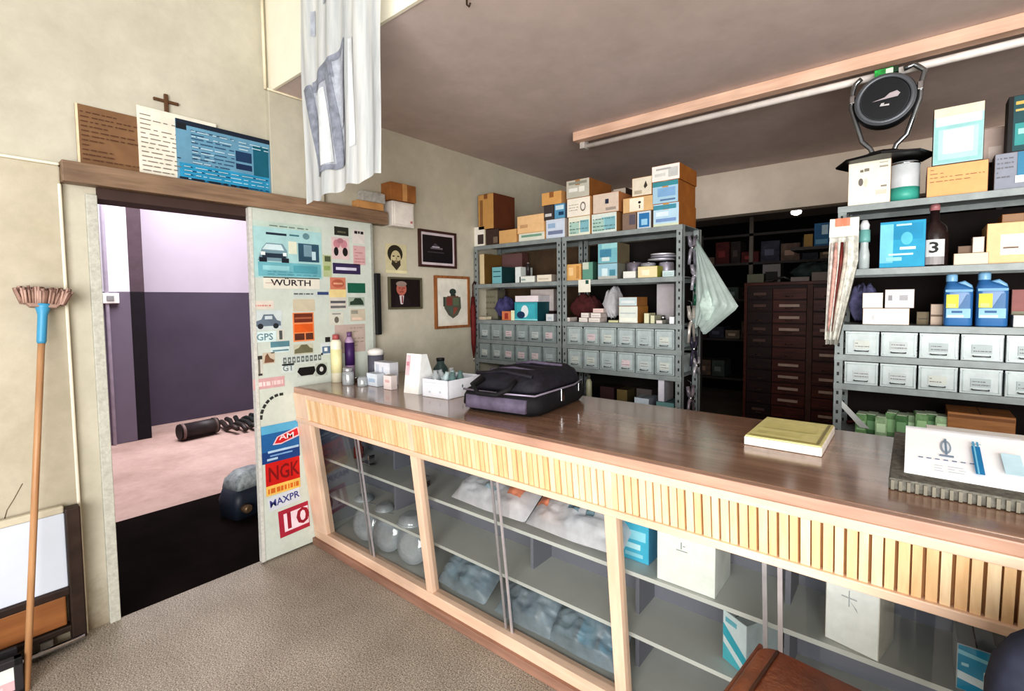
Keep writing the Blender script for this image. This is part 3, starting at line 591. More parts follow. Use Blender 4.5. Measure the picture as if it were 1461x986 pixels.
def prints(kind, s=0):
    rn = random.Random(s*7+len(kind))
    if kind == 'blueband': return [(0, .6, 1, .95, (92, 160, 190)), (.08, .66, .6, .86, (190, 220, 232)), (.08, .1, .9, .2, (110, 140, 170)), (.08, .3, .5, .5, (140, 176, 204)), (.6, .34, .9, .5, (90, 120, 160))]
    if kind == 'lines': return scribble(s, .1, .2, .9, .85, 5, (120, 116, 112), .4)
    if kind == 'logo': return [('E', .7, .5, .12, .26, (120, 110, 104)), ('E', .7, .5, .08, .18, (226, 222, 214))]+scribble(s, .08, .3, .5, .75, 3, (160, 150, 142), .5)
    if kind == 'green': return [(.05, .1, .5, .7, (170, 200, 190)), (.55, .15, .95, .8, (130, 178, 190))]+scribble(s, .05, .1, .95, .85, 4, (90, 120, 116), .5)
    if kind == 'teal': return [(0, 0, 1, 1, (78, 158, 172)), (.1, .55, .9, .8, (190, 226, 230)), (.1, .15, .9, .42, (160, 208, 216)), (.2, .62, .7, .72, (60, 120, 140))]
    return []
TOPZ = 1.965; Y1 = 2.975
print_ = prints
# things in the display bays of the counter
def at_shelf(px, Y, z=None, py=0): return at(px, py or 800, 1, Y)
carton('bright blue carton beside the plain white carton on the upper display shelf', 888, 746, 926, 1.60, .5405, (70, 178, 208), [(0, .55, .9, .8, (150, 214, 230)), (.1, .3, .7, .45, (190, 232, 240)), (.1, .1, .8, .2, (150, 214, 230))], M((60, 150, 186), .6), .12)
carton('tall plain white carton with a small cross mark, left one on the upper display shelf', 938, 760, 1021, 1.545, .5405, (232, 236, 228), [(.42, .74, .44, .88, (150, 160, 158)), (.34, .7, .54, .72, (150, 160, 158)), (.46, .8, .5, .82, (150, 160, 158))], M((226, 230, 224), .6), .17, zt=.715)
carton('large plain white carton with a grey side, right one on the upper display shelf', 1177, 829, 1258, 1.545, .5405, (238, 240, 236), [(.44, .6, .46, .84, (170, 176, 176)), (.3, .72, .6, .74, (190, 194, 194)), ('L', [(.46, .7), (.62, .55), (.6, .6)], (176, 180, 180))], M((206, 202, 192), .6), .13, zt=.735, rz=-.22)
carton('white and turquoise striped carton turned askew on the lower display shelf', 1026, 876, 1072, 1.60, .3005, (226, 240, 244), [('L', [(0, .75), (1, .35), (1, .15), (0, .5)], (60, 184, 204)), ('L', [(0, .35), (1, -.0), (0, 0)], (90, 200, 214)), (.1, .8, .6, .9, (120, 200, 216))], M((176, 190, 194), .6), .15, rz=-.5, zt=.47)
carton('blue carton with white bands at the right end of the upper display shelf', 1366, 915, 1424, 1.545, .5405, (30, 150, 190), [('L', [(0, .42), (1, .3), (1, .12), (0, .24)], (224, 240, 246)), ('L', [(0, .9), (.8, .82), (.8, .74), (0, .8)], (150, 214, 232)), (.7, .3, .96, .55, (214, 236, 242)), (.1, .55, .3, .62, (180, 226, 238))], M((190, 196, 200), .6), .14, zt=.655)
def sachet(name, label, c, w, d, h, seed, mt, cat='bag', group=None, rz=0, rx=0, marks=None, ins=None):
    rn = random.Random(seed); t = thing(name, label, cat, c, rz, group, rot=(rx, 0, rz))
    def top(s):
        def f(u, v):
            x, y = u*2-1, v*2-1; e = max(0, (1-x**4)*(1-y**4))
            n = noise.noise(Vector((u*4+seed, v*4, s)))*.6+noise.noise(Vector((u*11, v*11+seed, s)))*.3+noise.noise(Vector((u*23, v*23+seed, s)))*.16
            return (x*w/2, y*d/2*(1-.06*abs(x)), h/2+s*h/2*e*(1+n*.7)*(1 if s > 0 else .9))
        return f
    m = MB().grid(top(1), 30, 22, mt).grid(top(-1), 30, 22, mt); m.build('bag_film', t)
    if ins:
        for j, cc in enumerate(ins):
            k = MB().loft([(.0, w*.2, d*.5, .01, 0, 0), (h*.45, w*.22, d*.52, .01, 0, 0), (h*.6, w*.16, d*.4, .01, 0, 0)], M(cc, .5, 0, .3, 30))
            k.build('packed_part', t, 0, (w*(-.3+.3*j), 0, h*.15))
    if marks:
        k = MB(); f = top(1); 
        for (u, v, uu, vv, cc) in marks:
            k.grid(lambda a, b, u=u, v=v, uu=uu, vv=vv: tuple(Vector(f(u+(uu-u)*a, v+(vv-v)*b))+Vector((0, 0, .007))), 10, 8, M(cc, .6))
        k.build('film_print', t)
    return t
FILM = glassmat('clouded_plastic_film', (.92, .94, .96, 1), .1, .3, .8, (.93, .93, .97, 1)); FILMC = glassmat('clear_plastic_film', (.88, .92, .94, 1), .04, .35, .5, (.5, .6, .67, 1))
OR = (222, 140, 110)
sachet('plastic_bag', 'clouded plastic bag of parts with an orange mark, left one on the upper display shelf', (-1.44, 1.63, .592), .44, .22, .12, 3, FILM, rx=.55, marks=[(.72, .35, .88, .6, OR), (.42, .5, .54, .7, (120, 140, 150)), (.45, .3, .58, .38, (150, 170, 180))], ins=[(200, 206, 214), (214, 216, 220), (222, 170, 150)], group=None)
sachet('plastic_bag', 'clouded plastic bag of parts with an orange corner, right one on the upper display shelf', (-1.0, 1.63, .592), .43, .22, .12, 8, FILM, rx=.55, marks=[(.06, .35, .2, .65, OR), (.42, .42, .53, .66, (100, 124, 136)), (.6, .4, .69, .58, (110, 136, 146))], ins=[(222, 180, 160), (216, 220, 226), (232, 234, 234)])
for i, (x, lab, ins) in enumerate(((-1.62, 'bluish plastic bag of small parts on the display floor behind the second pane', [(90, 130, 146), (120, 150, 160), (70, 110, 130)]), (-1.24, 'plastic bag with grey parts lying beside the teal one on the display floor', [(110, 124, 134), (90, 110, 124), (120, 140, 150)]), (-.96, 'plastic bag with a teal carton inside on the display floor, right one', [(130, 150, 156), (60, 150, 176), (40, 140, 170)]))):
    sachet('plastic_bag', lab, (x, 1.63, .14), .32, .2, .13, 20+i, FILMC, rx=.6, ins=ins)
HANGF = glassmat('milky_green_film', (.85, .92, .9, 1), .08, .3, .75, (.62, .72, .69, 1))
# first bay: glassware and chrome parts
def jar(label, x, y, z, r, h, mt=None, lid=None, name='glass_jar', cat='jar', group=None):
    t = thing(name, label, cat, (x, y, z), 0, group)
    MB().lathe([(r*.92, 0), (r, .006), (r, h*.8), (r*.8, h*.92), (r*.8, h)], mt or GLASS, n=20).build('jar_body', t)
    if lid: MB().lathe([(r*.86, h*.9), (r*.88, h*.91), (r*.88, h+.012), (r*.7, h+.016)], lid, n=20).build('lid', t)
    return t
GL2 = glassmat('thick_clear_glass', (.88, .93, .95, 1), .2, .08, .42, (.85, .9, .94, 1))
def disc(label, x, y, z, r, h, group=None, tiltx=0, name='clear_lamp_lens'):
    t = thing(name, label, 'lamp lens', (x, y, z), 0, group, rot=(tiltx, 0, .3))
    MB().lathe([(r, 0), (r, .01), (r*.9, h*.6), (r*.55, h)], GL2, n=24).build('lens_bowl', t)
    MB().lathe([(r*1.03, 0), (r*1.05, .006), (r*1.0, .014), (r*.94, .014)], GL2, n=24).build('lens_rim', t); return t
G = 'round clear lamp lenses on the display floor'
disc('round clear lamp lens standing on edge at the left of the display floor', -2.48, 1.60, .205, .10, .05, None, 1.2)
disc('round clear lamp lens standing on edge in the middle of the display floor', -2.28, 1.60, .20, .10, .05, None, 1.3)
disc('round clear lamp lens standing on edge beside the first upright', -2.07, 1.61, .195, .10, .05, None, 1.25)
disc('clear shallow lamp lens lying on the middle display shelf nearest the corner post', -2.58, 1.64, .301, .055, .03)
disc('clear shallow lamp lens lying in the middle of the middle display shelf', -2.36, 1.63, .301, .055, .035)
disc('clear deep lamp lens lying on the middle display shelf beside the first upright', -2.1, 1.62, .301, .075, .05)
t = thing('chrome_cap', 'chrome cap with a dark rim on the upper display shelf beside the first upright', 'cap', (-1.98, 1.6, .541))
MB().lathe([(.04, 0), (.042, .02)], BLACK).build('rim', t); MB().lathe([(.038, .02), (.036, .045), (.02, .056)], M((170, 174, 176), .25, .8)).build('dome', t)
t = thing('metal_bracket', 'pale metal bracket on the upper display shelf near the corner post', 'bracket', (-2.5, 1.62, .541))
MB().box((-.05, -.02, 0), (.05, .02, .01), CHROME).box((.03, -.02, .01), (.04, .02, .06), CHROME).build('bracket_body', t, .002)
t = thing('red_spare_part', 'small dark red part standing in the display near the corner post', 'spare part', (-2.66, 1.66, .541))
MB().lathe([(.03, 0), (.03, .06), (.018, .08), (.018, .11)], M((116, 50, 44), .5)).build('part_body', t); MB().lathe([(.02, .11), (.02, .125)], BLACK).build('cap', t)

# ------------------------------------------------------------------ on the counter
# soft laptop bags
t = thing('laptop_bag', 'bulky black laptop bag with a grey front pocket lying on the counter', 'bag', (-1.46, 1.83, 1.001), .12)
t.scale = (.95, .95, .95)
bagm = M((30, 28, 38), .75, 0, .35, 25, .3); bag2 = M((17, 16, 21), .8, 0, .3, 20, .2); greyp = M((98, 90, 110), .7, 0, .2, 20)
MB().loft([(0, .40, .5, .06, 0, 0), (.03, .45, .55, .07, 0, 0), (.07, .44, .55, .07, 0, 0), (.1, .42, .52, .07, 0, 0)], bag2).build('lower_body', t)
MB().loft([(.1, .40, .48, .07, 0, .0), (.12, .42, .5, .08, 0, .0), (.165, .36, .46, .09, .01, .02), (.19, .27, .36, .08, .02, .04)], bagm).build('upper_body', t)
MB().loft([(.02, .34, .03, .01, 0, -.275), (.08, .34, .03, .01, 0, -.27)], greyp).build('front_pocket', t)
MB().tube([(-.2, -.26, .1), (0, -.278, .1), (.205, -.262, .1), (.222, .1, .1), (.19, .26, .1)], .005, M((150, 142, 160), .4, .5)).build('zip', t)
MB().tube([(-.09, -.24, .155), (-.1, -.31, .13), (-.05, -.34, .105), (.05, -.34, .105), (.1, -.31, .13), (.09, -.24, .155)], .011, bag2).build('handle', t)
m = MB(); 
for v in range(4): m.tube([(-.17+.02*v, -.19+.09*v, .17+.006*v), (-.02, -.17+.09*v, .186+.005*v), (.15, -.19+.1*v, .172+.006*v)], .009, greyp if v % 2 else bagm)
m.build('shoulder_strap', t)
m = MB().box((.216, -.04, .04), (.226, -.01, .1), CHROME).box((.218, .15, .06), (.226, .17, .1), CHROME); m.build('buckle', t, .002)
# notepad block
a = at(1072, 636, 2, 1.0); b = at(1180, 656, 2, 1.0)
t = thing('receipt_book', 'thick receipt book with a yellow cover lying in the middle of the counter', 'book', ((a.x+b.x)/2-.02, a.y+.13, 1.001), .0)
MB().box((-.115, -.13, 0), (.115, .2, .028), M((236, 228, 220), .8, 0, .1, 60)).build('pages', t, .002)
m = MB().box((-.112, -.124, .0285), (.112, .198, .032), M((222, 214, 150), .6, 0, .08, 30)); inked(m, (-.112, -.124, .032), (1, 0, 0), (0, 1, 0), .224, .32, [(.04, .04, .96, .08, (170, 160, 96)), (.1, .2, .7, .3, (212, 204, 138)), (.1, .45, .85, .7, (214, 206, 140)), (.93, .04, .97, .96, (150, 140, 100))]); m.build('cover', t)
# mat with desk calendar
t = thing('counter_mat', 'dark ribbed rubber mat on the right end of the counter', 'mat', (-.035, 1.56, 1.001))
MB().box((0, 0, 0), (1.0, .56, .03), M((112, 110, 102), .8, 0, .3, 60, .3)).build('mat_body', t, .004)
m = MB()
for i in range(60): m.box((.005+i*.0165, -.005, .001), (.012+i*.0165, .001, .026), M((128, 124, 112), .7))
m.build('ribbed_edge', t)
t = thing('desk_calendar', 'large white printed calendar pad propped up on the dark counter mat', 'calendar', (.256, 1.628, 1.033), 0)
CW, CH = .52, .27
tilt = math.radians(14); ry = math.sin(tilt); 
def cp(u, v, o=0): return ((u-.5)*CW, .0+v*CH*math.cos(tilt)-o*math.sin(tilt), .002+v*CH*math.sin(tilt)+o*math.cos(tilt))
m = MB().hexa([cp(0, 0, -.012), cp(1, 0, -.012), cp(1, 0, 0), cp(0, 0, 0), cp(0, 1, -.012), cp(1, 1, -.012), cp(1, 1, 0), cp(0, 1, 0)], M((248, 248, 250), .7, 0, .02)); m.build('page_block', t)
m = MB(); ux = Vector((1, 0, 0)); uy = Vector((0, math.cos(tilt), math.sin(tilt)))
mk = [('E', .36, .62, .045, .15, (150, 164, 178)), ('E', .36, .62, .03, .1, (226, 230, 236)), (.35, .45, .37, .8, (120, 140, 160)), (.3, .4, .42, .44, (130, 146, 166)), *[(.12+.07*i, .31, .16+.07*i, .33, (100, 120, 150)) for i in range(7)], (.58, .74, .66, .76, (190, 200, 210))]
mk += scribble(61, .25, .06, .32, .22, 3, (196, 206, 220), .4)+scribble(62, .36, .06, .5, .22, 3, (196, 206, 220), .4)+[(.575, .12, .645, .68, (30, 124, 176)), (.585, .68, .605, .78, (90, 160, 196)), (.62, .68, .638, .78, (90, 160, 196)), (.59, .12, .605, .68, (120, 190, 220)), (.8, .2, .95, .6, (196, 226, 238)), (0, .93, 1, .96, (214, 216, 222))]
mk = [(('E', r[1]*.48, r[2], r[3]*.5, r[4], r[5]) if r[0] == 'E' else (r[0]*.48, r[1], r[2]*.48, r[3], r[4])) for r in mk]
inked(m, cp(0, 0, .001), ux, uy, CW, CH, mk); m.build('calendar_print', t)
MB().hexa([cp(0, .95, -.014), cp(1, .95, -.014), cp(1, .95, -.012), cp(0, .95, -.012), (CW/2*-1, .27, 0), (CW/2, .27, 0), (CW/2, .272, 0), (-CW/2, .272, 0)], M((200, 196, 190), .8)).build('stand', t)
# stack of paper behind
t = thing('paper_stack', 'stack of white papers on the mat behind the calendar pad', 'papers', (.24, 1.925, 1.032), .03)
m = MB(); rn = random.Random(2)
for i in range(4): m.box((-.19+rn.uniform(-.01, .01), rn.uniform(-.0, .02), i*.011), (.3, .17, i*.011+.009), M((236, 234, 230), .8))
m.build('sheets', t)
# small things at the left end of the counter
def bottle(label, px, py0, py1, py_base, r, parts, name='bottle', cat='bottle', Y=None, zb=1.0, group=None, sx=1, n=18):
    "parts: list of (name, [(r, h)...] in fractions of radius and height, material)"
    if Y is None: c = at(px, py_base, 2, zb); Y = c.y
    c = at(px, py_base, 1, Y); zt = at(px, py0, 1, Y).z; h = zt-zb
    t = thing(name, label, cat, (c.x, Y, zb+.0006), 0, group)
    for nm, prof, mt in parts: MB().lathe([(a*r, b*h) for a, b in prof], mt, n=n, sx=sx).build(nm, t)
    return t
bottle('tall white spray can with a cream label beside the sliding door', 481, 478, 0, 545, .034, [('can_body', [(1, 0), (1, .84), (.7, .9)], M((232, 228, 206), .35)), ('label_band', [(1.01, .2), (1.01, .7)], M((236, 230, 180), .5)), ('cap', [(.6, .9), (.6, 1), (.3, 1.01)], M((170, 90, 90), .4))], 'spray_can', 'can')
bottle('purple bottle with a dark label behind the white spray can', 500, 474, 0, 541, .03, [('bottle_body', [(1, 0), (1, .8), (.5, .9)], M((176, 150, 180), .35)), ('label_band', [(1.02, .3), (1.02, .78)], M((70, 40, 96), .5)), ('cap', [(.5, .9), (.5, 1)], M((110, 80, 120), .4))])
jar('short clear jar of washers on the counter just right of the spray can', *at(497, 549, 2, 1.0).xy, 1.0006, .034, .09, GL2, M((190, 190, 196), .3, .7))
jar('small open clear cup on the counter between the clear jar and the white packs', *at(517, 551, 2, 1.0).xy, 1.0006, .028, .055, GL2, None, 'clear_cup', 'cup')
t = thing('brown_cube', 'tiny dark brown part lying beside the clear jar on the counter', 'spare part', tuple(at(508, 545, 2, 1.0).xy)+(1.0006,))
MB().box((-.016, -.012, 0), (.016, .012, .022), M((66, 44, 38))).build('part_body', t, .003); MB().lathe([(.008, .022), (.008, .03)], CHROME).build('stud', t)
def pack(label, x0, y0, x1, yb, depth=.06, col=(232, 232, 238), marks=(), name='small_carton', rz=0):
    p = at((x0+x1)/2, yb, 2, 1.0)
    return carton(label, x0, y0, x1, p.y, 1.0006, col, marks, M(tuple(int(c*.88) for c in col), .6), depth, name, rz)
pack('small white pack with a pale blue front among the packs left of the calendar card', 523, 533, 538, 551, .05, (222, 230, 240), [(.2, .3, .8, .6, (180, 200, 224))])
pack('tallest white pack with a dark cap behind it left of the calendar card', 534, 517, 556, 549, .06, (226, 228, 236), [(.1, .1, .3, .9, (200, 206, 220)), (.5, .2, .6, .8, (196, 202, 216))])
pack('narrow pinkish white pack in front of the taller white packs', 547, 536, 558, 556, .04, (234, 222, 220), [(.2, .5, .8, .7, (220, 180, 180))])
bottle('grey tin with a white lid behind the white packs on the counter', 537, 497, 0, 543, .05, [('tin_body', [(1, 0), (1, .8)], M((92, 92, 104), .4)), ('lid', [(1.04, .8), (1.04, .94), (.5, 1)], M((226, 224, 220), .4))], 'tin_can', 'can')
# standing tent card
t = thing('tent_card', 'tall white folded display card standing upright on the counter', 'card', tuple(at(588, 562, 2, 1.0).xy)+(1.0006,), .1)
h = at(588, 506, 1, at(588, 562, 2, 1.0).y).z-1.0
m = MB().hexa([(-.065, 0, 0), (.045, 0, 0), (.045, .004, 0), (-.065, .004, 0), (-.065, .03, h), (.045, .03, h), (.045, .034, h), (-.065, .034, h)], M((240, 238, 234), .6)); m.build('front_leaf', t)
m = MB().hexa([(.047, 0, 0), (.075, .12, 0), (.079, .12, 0), (.05, 0, 0), (.047, .03, h), (.055, .06, h), (.058, .06, h), (.05, .03, h)], M((206, 208, 208), .6)); m.build('side_leaf', t)
m = MB(); inked(m, (-.064, -.0012, .0), (1, 0, 0), Vector((0, .03, h)).normalized(), .11, h, [(.03, .45, .3, .97, (226, 190, 198)), (.05, .7, .25, .8, (200, 140, 150))]); m.build('card_print', t)
# white open box with small parts
wb = at(608, 564, 2, 1.0); wr = at(643, 570, 2, 1.0)
t = thing('white_tray_box', 'open white box of small clear parts between the tent card and the laptop bag', 'box', ((wb.x+wr.x)/2, wb.y-.02, 1.0006), .06)
bw, bd, bh = (wr.x-wb.x), .26, .095
m = MB().box((-bw/2, 0, 0), (bw/2, bd, .003), WHITE)
for a, b in (((-bw/2, 0, 0), (bw/2, .004, bh)), ((-bw/2, bd-.004, 0), (bw/2, bd, bh)), ((-bw/2, 0, 0), (-bw/2+.004, bd, bh)), ((bw/2-.004, 0, 0), (bw/2, bd, bh))): m.box(a, b, M((230, 232, 240), .6))
m.build('box_walls', t)
m = MB(); inked(m, (-bw/2, -.0006, 0), (1, 0, 0), (0, 0, 1), bw, bh, [('E', .3, .3, .04, .06, (190, 200, 210)), ('E', .7, .35, .04, .06, (190, 200, 210)), (.1, .8, .9, .84, (200, 206, 216))]); m.build('box_print', t)
rn = random.Random(9)
for i in range(7):
    x, y = wb.x+bw/2+(-.3+.3*(i % 3))*bw, wb.y-.02+.05+.06*(i//3)
    o = MB().lathe([(.022, 0), (.024, .01), (.02, .06), (.012, .075), (.012, .09)], [GL2, M((160, 176, 178), .3), M((86, 110, 108), .3)][i % 3], n=12).build('small_vial', None, 0, (x+.01, y, 1.045), (.2*rn.uniform(-1, 1), .3*rn.uniform(-1, 1), 0))
    tag(o, 'small clear vial lying in the open white box on the counter', 'vial', 'vials in the open white box')
bottle('round dark green bottle standing on the counter behind the open white box', 629, 511, 0, 548, .045, [('bottle_body', [(.9, 0), (1, .1), (1, .6), (.5, .8), (.5, .95)], M((58, 78, 76), .3)), ('cap', [(.55, .9), (.55, 1)], BLACK)])
# ------------------------------------------------------------------ steel shelving
SY0, SY1 = 2.96, 3.30
def shelving(label, x0, x1, levels, name='metal_shelving', brace=False):
    t = thing(name, label, 'shelving', (x0, SY0, 0)); w = x1-x0
    for (px, py, nm) in ((0, 0, 1), (w-.04, 0, 1), (0, .30, 0), (w-.04, .30, 0)):
        m = MB(); m.box((px, py, 0), (px+.04, py+.003, TOPZ+.0), GREY)
        m.box((px if px == 0 else px+.037, py, 0), ((px if px == 0 else px+.037)+.003, py+.04, TOPZ+.0), GREY)
        for i in range(38):
            z = .05+i*.05; m.box((px+.015, py-.0008, z), (px+.025, py, z+.018), DARK)
        m.build('upright', t)
    for z in levels:
        m = MB(); m.box((.001, .001, z-.004), (w-.001, .339, z), GREY)
        m.box((.001, -.002, z-.032), (w-.001, .001, z), GREY).box((.001, .336, z-.032), (w-.001, .339, z), GREY)
        m.build('shelf_board', t, .0015)
    if brace: MB().hexa([(.0, .004, .98), (.0, .006, .98), (.03, .006, .98), (.03, .004, .98), (.12, .004, .84), (.12, .006, .84), (.16, .006, .84), (.16, .004, .84)], M((206, 210, 208), .4, .4)).build('corner_brace', t)
    return t
LV = [TOPZ, 1.645, 1.345, 1.182, 1.015, .62, .3, .1]
shelving('grey slotted steel shelving against the left wall, left bay', WX+.015, -2.02, LV)
shelving('grey slotted steel shelving full of cartons, bay with the hanging plastic bag', -2.015, -1.115, LV)
shelving('grey slotted steel shelving at the right with oil jugs and the speaker on top', -.31, .66, [TOPZ, 1.645, 1.365, 1.21, 1.06, .80, .4, .1], brace=True)
LABC = M((150, 160, 160), .4, .5)
ords = ['first', 'second', 'third', 'fourth', 'fifth', 'sixth', 'seventh', 'eighth']
def bins(x0, x1, n, rows, where, seed):
    rn = random.Random(seed); pw = (x1-x0)/n
    for r, (z0, z1) in enumerate(rows):
        for i in range(n):
            w = pw-.007; h = z1-z0-.036
            t = thing('parts_drawer', '%s grey metal parts drawer from the left, %s row, %s' % (ords[i], ['upper', 'lower'][r], where), 'drawer', (x0+pw*(i+.5), SY0+.004-rn.uniform(0, .012), z0+.001), rn.uniform(-.01, .01), 'parts drawers of '+where)
            m = MB(); bm_ = BIN if seed > 2 else M((148, 160, 162) if seed == 1 else (176, 188, 190), .5, .08, .12, 18)
            m.box((-w/2, 0, 0), (w/2, .003, h), bm_).box((-w/2, 0, 0), (w/2, .3, .003), bm_).box((-w/2, 0, 0), (-w/2+.003, .3, h-.01), bm_).box((w/2-.003, 0, 0), (w/2, .3, h-.01), bm_).box((-w/2, .297, 0), (w/2, .3, h-.01), bm_)
            m.build('drawer_body', t)
            fr = MB(); e = .008
            for a, b in (((-w/2+e, -.002, e), (w/2-e, 0, e+.004)), ((-w/2+e, -.002, h-e-.004), (w/2-e, 0, h-e)), ((-w/2+e, -.002, e), (-w/2+e+.004, 0, h-e)), ((w/2-e-.004, -.002, e), (w/2-e, 0, h-e))): fr.box(a, b, LABC)
            fr.build('pressed_rim', t)
            k = MB(); lc = rn.choice([(186, 194, 194), (206, 190, 194), (196, 202, 196), (170, 182, 184)])
            k.box((-w*.24, -.003, h*.28), (w*.24, -.0005, h*.62), M(lc, .5)); inked(k, (-w*.24, -.003, h*.28), (1, 0, 0), (0, 0, 1), w*.48, h*.34, scribble(i*9+r+seed, .08, .15, .95, .9, 2, (110, 104, 112), .5), .0003)
            k.build('label_card', t)
            MB().tube([(-w*.2, -.002, h*.2), (-w*.2, -.014, h*.18), (w*.2, -.014, h*.18), (w*.2, -.002, h*.2)], .0028, M((110, 116, 116), .3, .7), 6).build('pull_handle', t)
R_ = [(1.182, 1.345), (1.015, 1.182)]
bins(WX+.06, -2.065, 6, R_, 'the wall bay', 1)
bins(-1.97, -1.16, 6, R_, 'the middle bay', 2)
bins(-.265, .62, 6, [(1.21, 1.365), (1.06, 1.21)], 'the right shelving', 3)

tag(MB().box((WX+.02, 3.345, .0), (-2.03, 3.355, 1.93), M((88, 70, 52), .9, 0, .25, 5)).build('shade_backing'), 'brown sheet added behind the left shelving bay as painted shade', 'board')  # dark sheets added here to paint the shade behind the bays
tag(MB().box((-2.01, 3.345, .0), (-1.12, 3.355, 1.93), M((26, 21, 20), .9, 0, .3, 5)).build('shade_backing'), 'black sheet added behind the middle shelving bay as painted shade', 'board')
tag(MB().box((-.3, 3.345, .0), (.65, 3.355, 1.93), M((30, 22, 20), .9, 0, .3, 5)).build('shade_backing'), 'dark sheet added behind the right shelving as painted shade', 'board')
# cartons on top of the left and middle bays ------------------------------------------------
C = carton; Y = 2.985; T0 = TOPZ
def zt_(px, py, YY=Y): return at(px, py, 1, YY).z
C('small white carton with dark stripes at the left end on top of the left bay', 672, 324, 691, Y, T0, WT, [(.5, .1, .95, .6, (70, 60, 56))], CREAM, .2)
C('dark brown carton under the tall tan carton on top of the left bay', 693, 327, 711, Y, T0, (66, 50, 44), [(.6, .1, .95, .5, (120, 104, 90))], M((60, 40, 30), .8), .28)
C('small tan carton right of the dark brown one on top of the left bay', 712, 328, 737, Y, T0, (208, 166, 112), [], TAN, .24)
z = zt_(700, 326.5)
C('tall tan carton with a dark brown side, highest on the left bay', 682, 277, 704, Y, z+.001, (190, 146, 88), [(.1, .1, .3, .85, (140, 100, 60))], M((96, 52, 28), .85), .27, tape=(130, 84, 48))
z = zt_(758, 332)
C('flat white and green carton under the pale orange one on top of the left bay', 740, 332, 777, Y, T0, (214, 216, 204), [(.1, .5, .9, .8, (120, 160, 140))], TANL, .25, zt=z)
C('pale orange carton stacked on the flat white and green one', 738, 307, 776, Y, z+.001, (226, 188, 142), [(.1, .3, .4, .5, (200, 160, 120))], TANL, .24)
z = zt_(790, 313)
C('pale blue printed carton at the right end on top of the left bay', 779, 313, 806, Y, T0, (200, 210, 226), [(.1, .2, .9, .4, (120, 130, 160)), (.1, .55, .5, .8, (150, 176, 206))], M((180, 170, 160)), .2, zt=z)
C('dark carton stacked on the pale blue printed one, next to a blue carton', 776, 292, 790, Y, z+.001, (66, 60, 60), [(.1, .2, .8, .4, (200, 200, 200))], M((60, 50, 46)), .2)
z2 = zt_(796, 291)
C('small blue and white carton right of the dark one on top of the left bay', 791, 291, 806, Y, z+.001, (90, 150, 184), [(.1, .6, .9, .9, (200, 220, 230)), (.4, .2, .9, .45, (30, 66, 100))], M((90, 110, 130)), .18, zt=z2)
C('small tan carton stacked on the dark and blue cartons of the left bay', 773, 274, 801, Y, z2+.001, (206, 158, 98), [], TAN, .2, tape=(150, 100, 60))
z = zt_(840, 307)
C('white carton with green machine prints on top of the middle bay, left end', 811, 307, 842, Y, T0, (220, 222, 206), prints('green', 5), TAN, .3, zt=z)
C('white and teal carton with green prints beside its twin on the middle bay', 844, 306, 880, Y, T0, (208, 218, 212), [(.4, .15, .95, .8, (140, 196, 206))]+prints('green', 8), M((150, 110, 70)), .3, zt=z)
zb = zt_(826, 282)
C('white carton with a small line drawing in the second layer of the middle bay', 809, 282, 842, Y, z+.001, (230, 224, 212), prints('logo', 9), TAN, .28, zt=zb)
C('pinkish beige carton with a small dark square in the second layer of the middle bay', 846, 281, 883, Y, z+.001, (206, 190, 176), [(.48, .45, .62, .7, (40, 46, 70)), (.5, .1, .9, .25, (160, 150, 140))], M((176, 120, 76)), .3, zt=zb)
C('grey and white patterned carton with brown side, third layer of the middle bay', 808, 256, 841, Y, zb+.001, (186, 184, 172), [(.1, .35, .5, .55, (226, 226, 220)), (.55, .3, .8, .6, (222, 220, 212)), (.1, .75, .9, .9, (140, 140, 128))], M((136, 88, 42)), .32, tape=(160, 120, 80))
C('small dim carton behind the others between the patterned carton and the white squiggle carton', 875, 269, 893, 3.12, zb+.001, (176, 168, 156), [(.0, .1, .6, .6, (60, 50, 46))], M((60, 40, 34)), .15)
z = zt_(905, 303)
C('small brown and grey carton beside the blue framed one on the middle bay', 888, 304, 908, Y, T0, (128, 108, 96), [(.5, .3, .95, .9, (90, 84, 96))], M((100, 76, 56)), .2, zt=z)
C('small carton with a bright blue square frame on the middle bay', 909, 303, 929, Y, T0, (196, 206, 216), [(.12, .08, .9, .9, (46, 116, 170)), (.3, .2, .75, .55, (150, 196, 224))], M((120, 110, 100)), .2, zt=z)
C('tan and white carton with a black dot label on the middle bay', 889, 281, 932, Y, z+.001, (206, 172, 126), [(.22, .05, .7, .95, (234, 226, 208)), ('E', .56, .62, .05, .09, (26, 24, 24)), (.54, .2, .58, .45, (90, 70, 50))], TAN, .24)
z2 = zt_(905, 281)
C('white carton with a black squiggle in the third layer left of the blue stack', 902, 253, 930, Y, z2+.001, (214, 206, 188), [('L', [(.6, .5), (.7, .8), (.8, .5), (.66, .35)], (60, 54, 50)), (.1, .1, .5, .3, (180, 170, 150))], TAN, .22)
SB = M((156, 98, 40), .85, 0, .15)
z = zt_(950, 290)
C('blue and white printed carton lowest in the right end stack, middle bay', 932, 290, 969, Y, T0, (176, 206, 224), [(0, .75, .9, .95, (70, 140, 160)), (.1, .2, .9, .35, (120, 150, 196)), (0, 0, 1, .12, (206, 214, 190)), (.1, .45, .6, .65, (210, 226, 240))], SB, .3, zt=z, tape=(196, 150, 90))
z2 = zt_(950, 258)
C('teal and blue printed carton halfway up the right end stack, middle bay', 931, 258, 968, Y, z+.001, (160, 194, 214), [(0, .78, 1, 1, (60, 138, 150)), (.2, .3, .9, .7, (126, 166, 206)), (.3, .1, .9, .18, (90, 120, 160))], SB, .3, zt=z2, tape=(190, 140, 84))
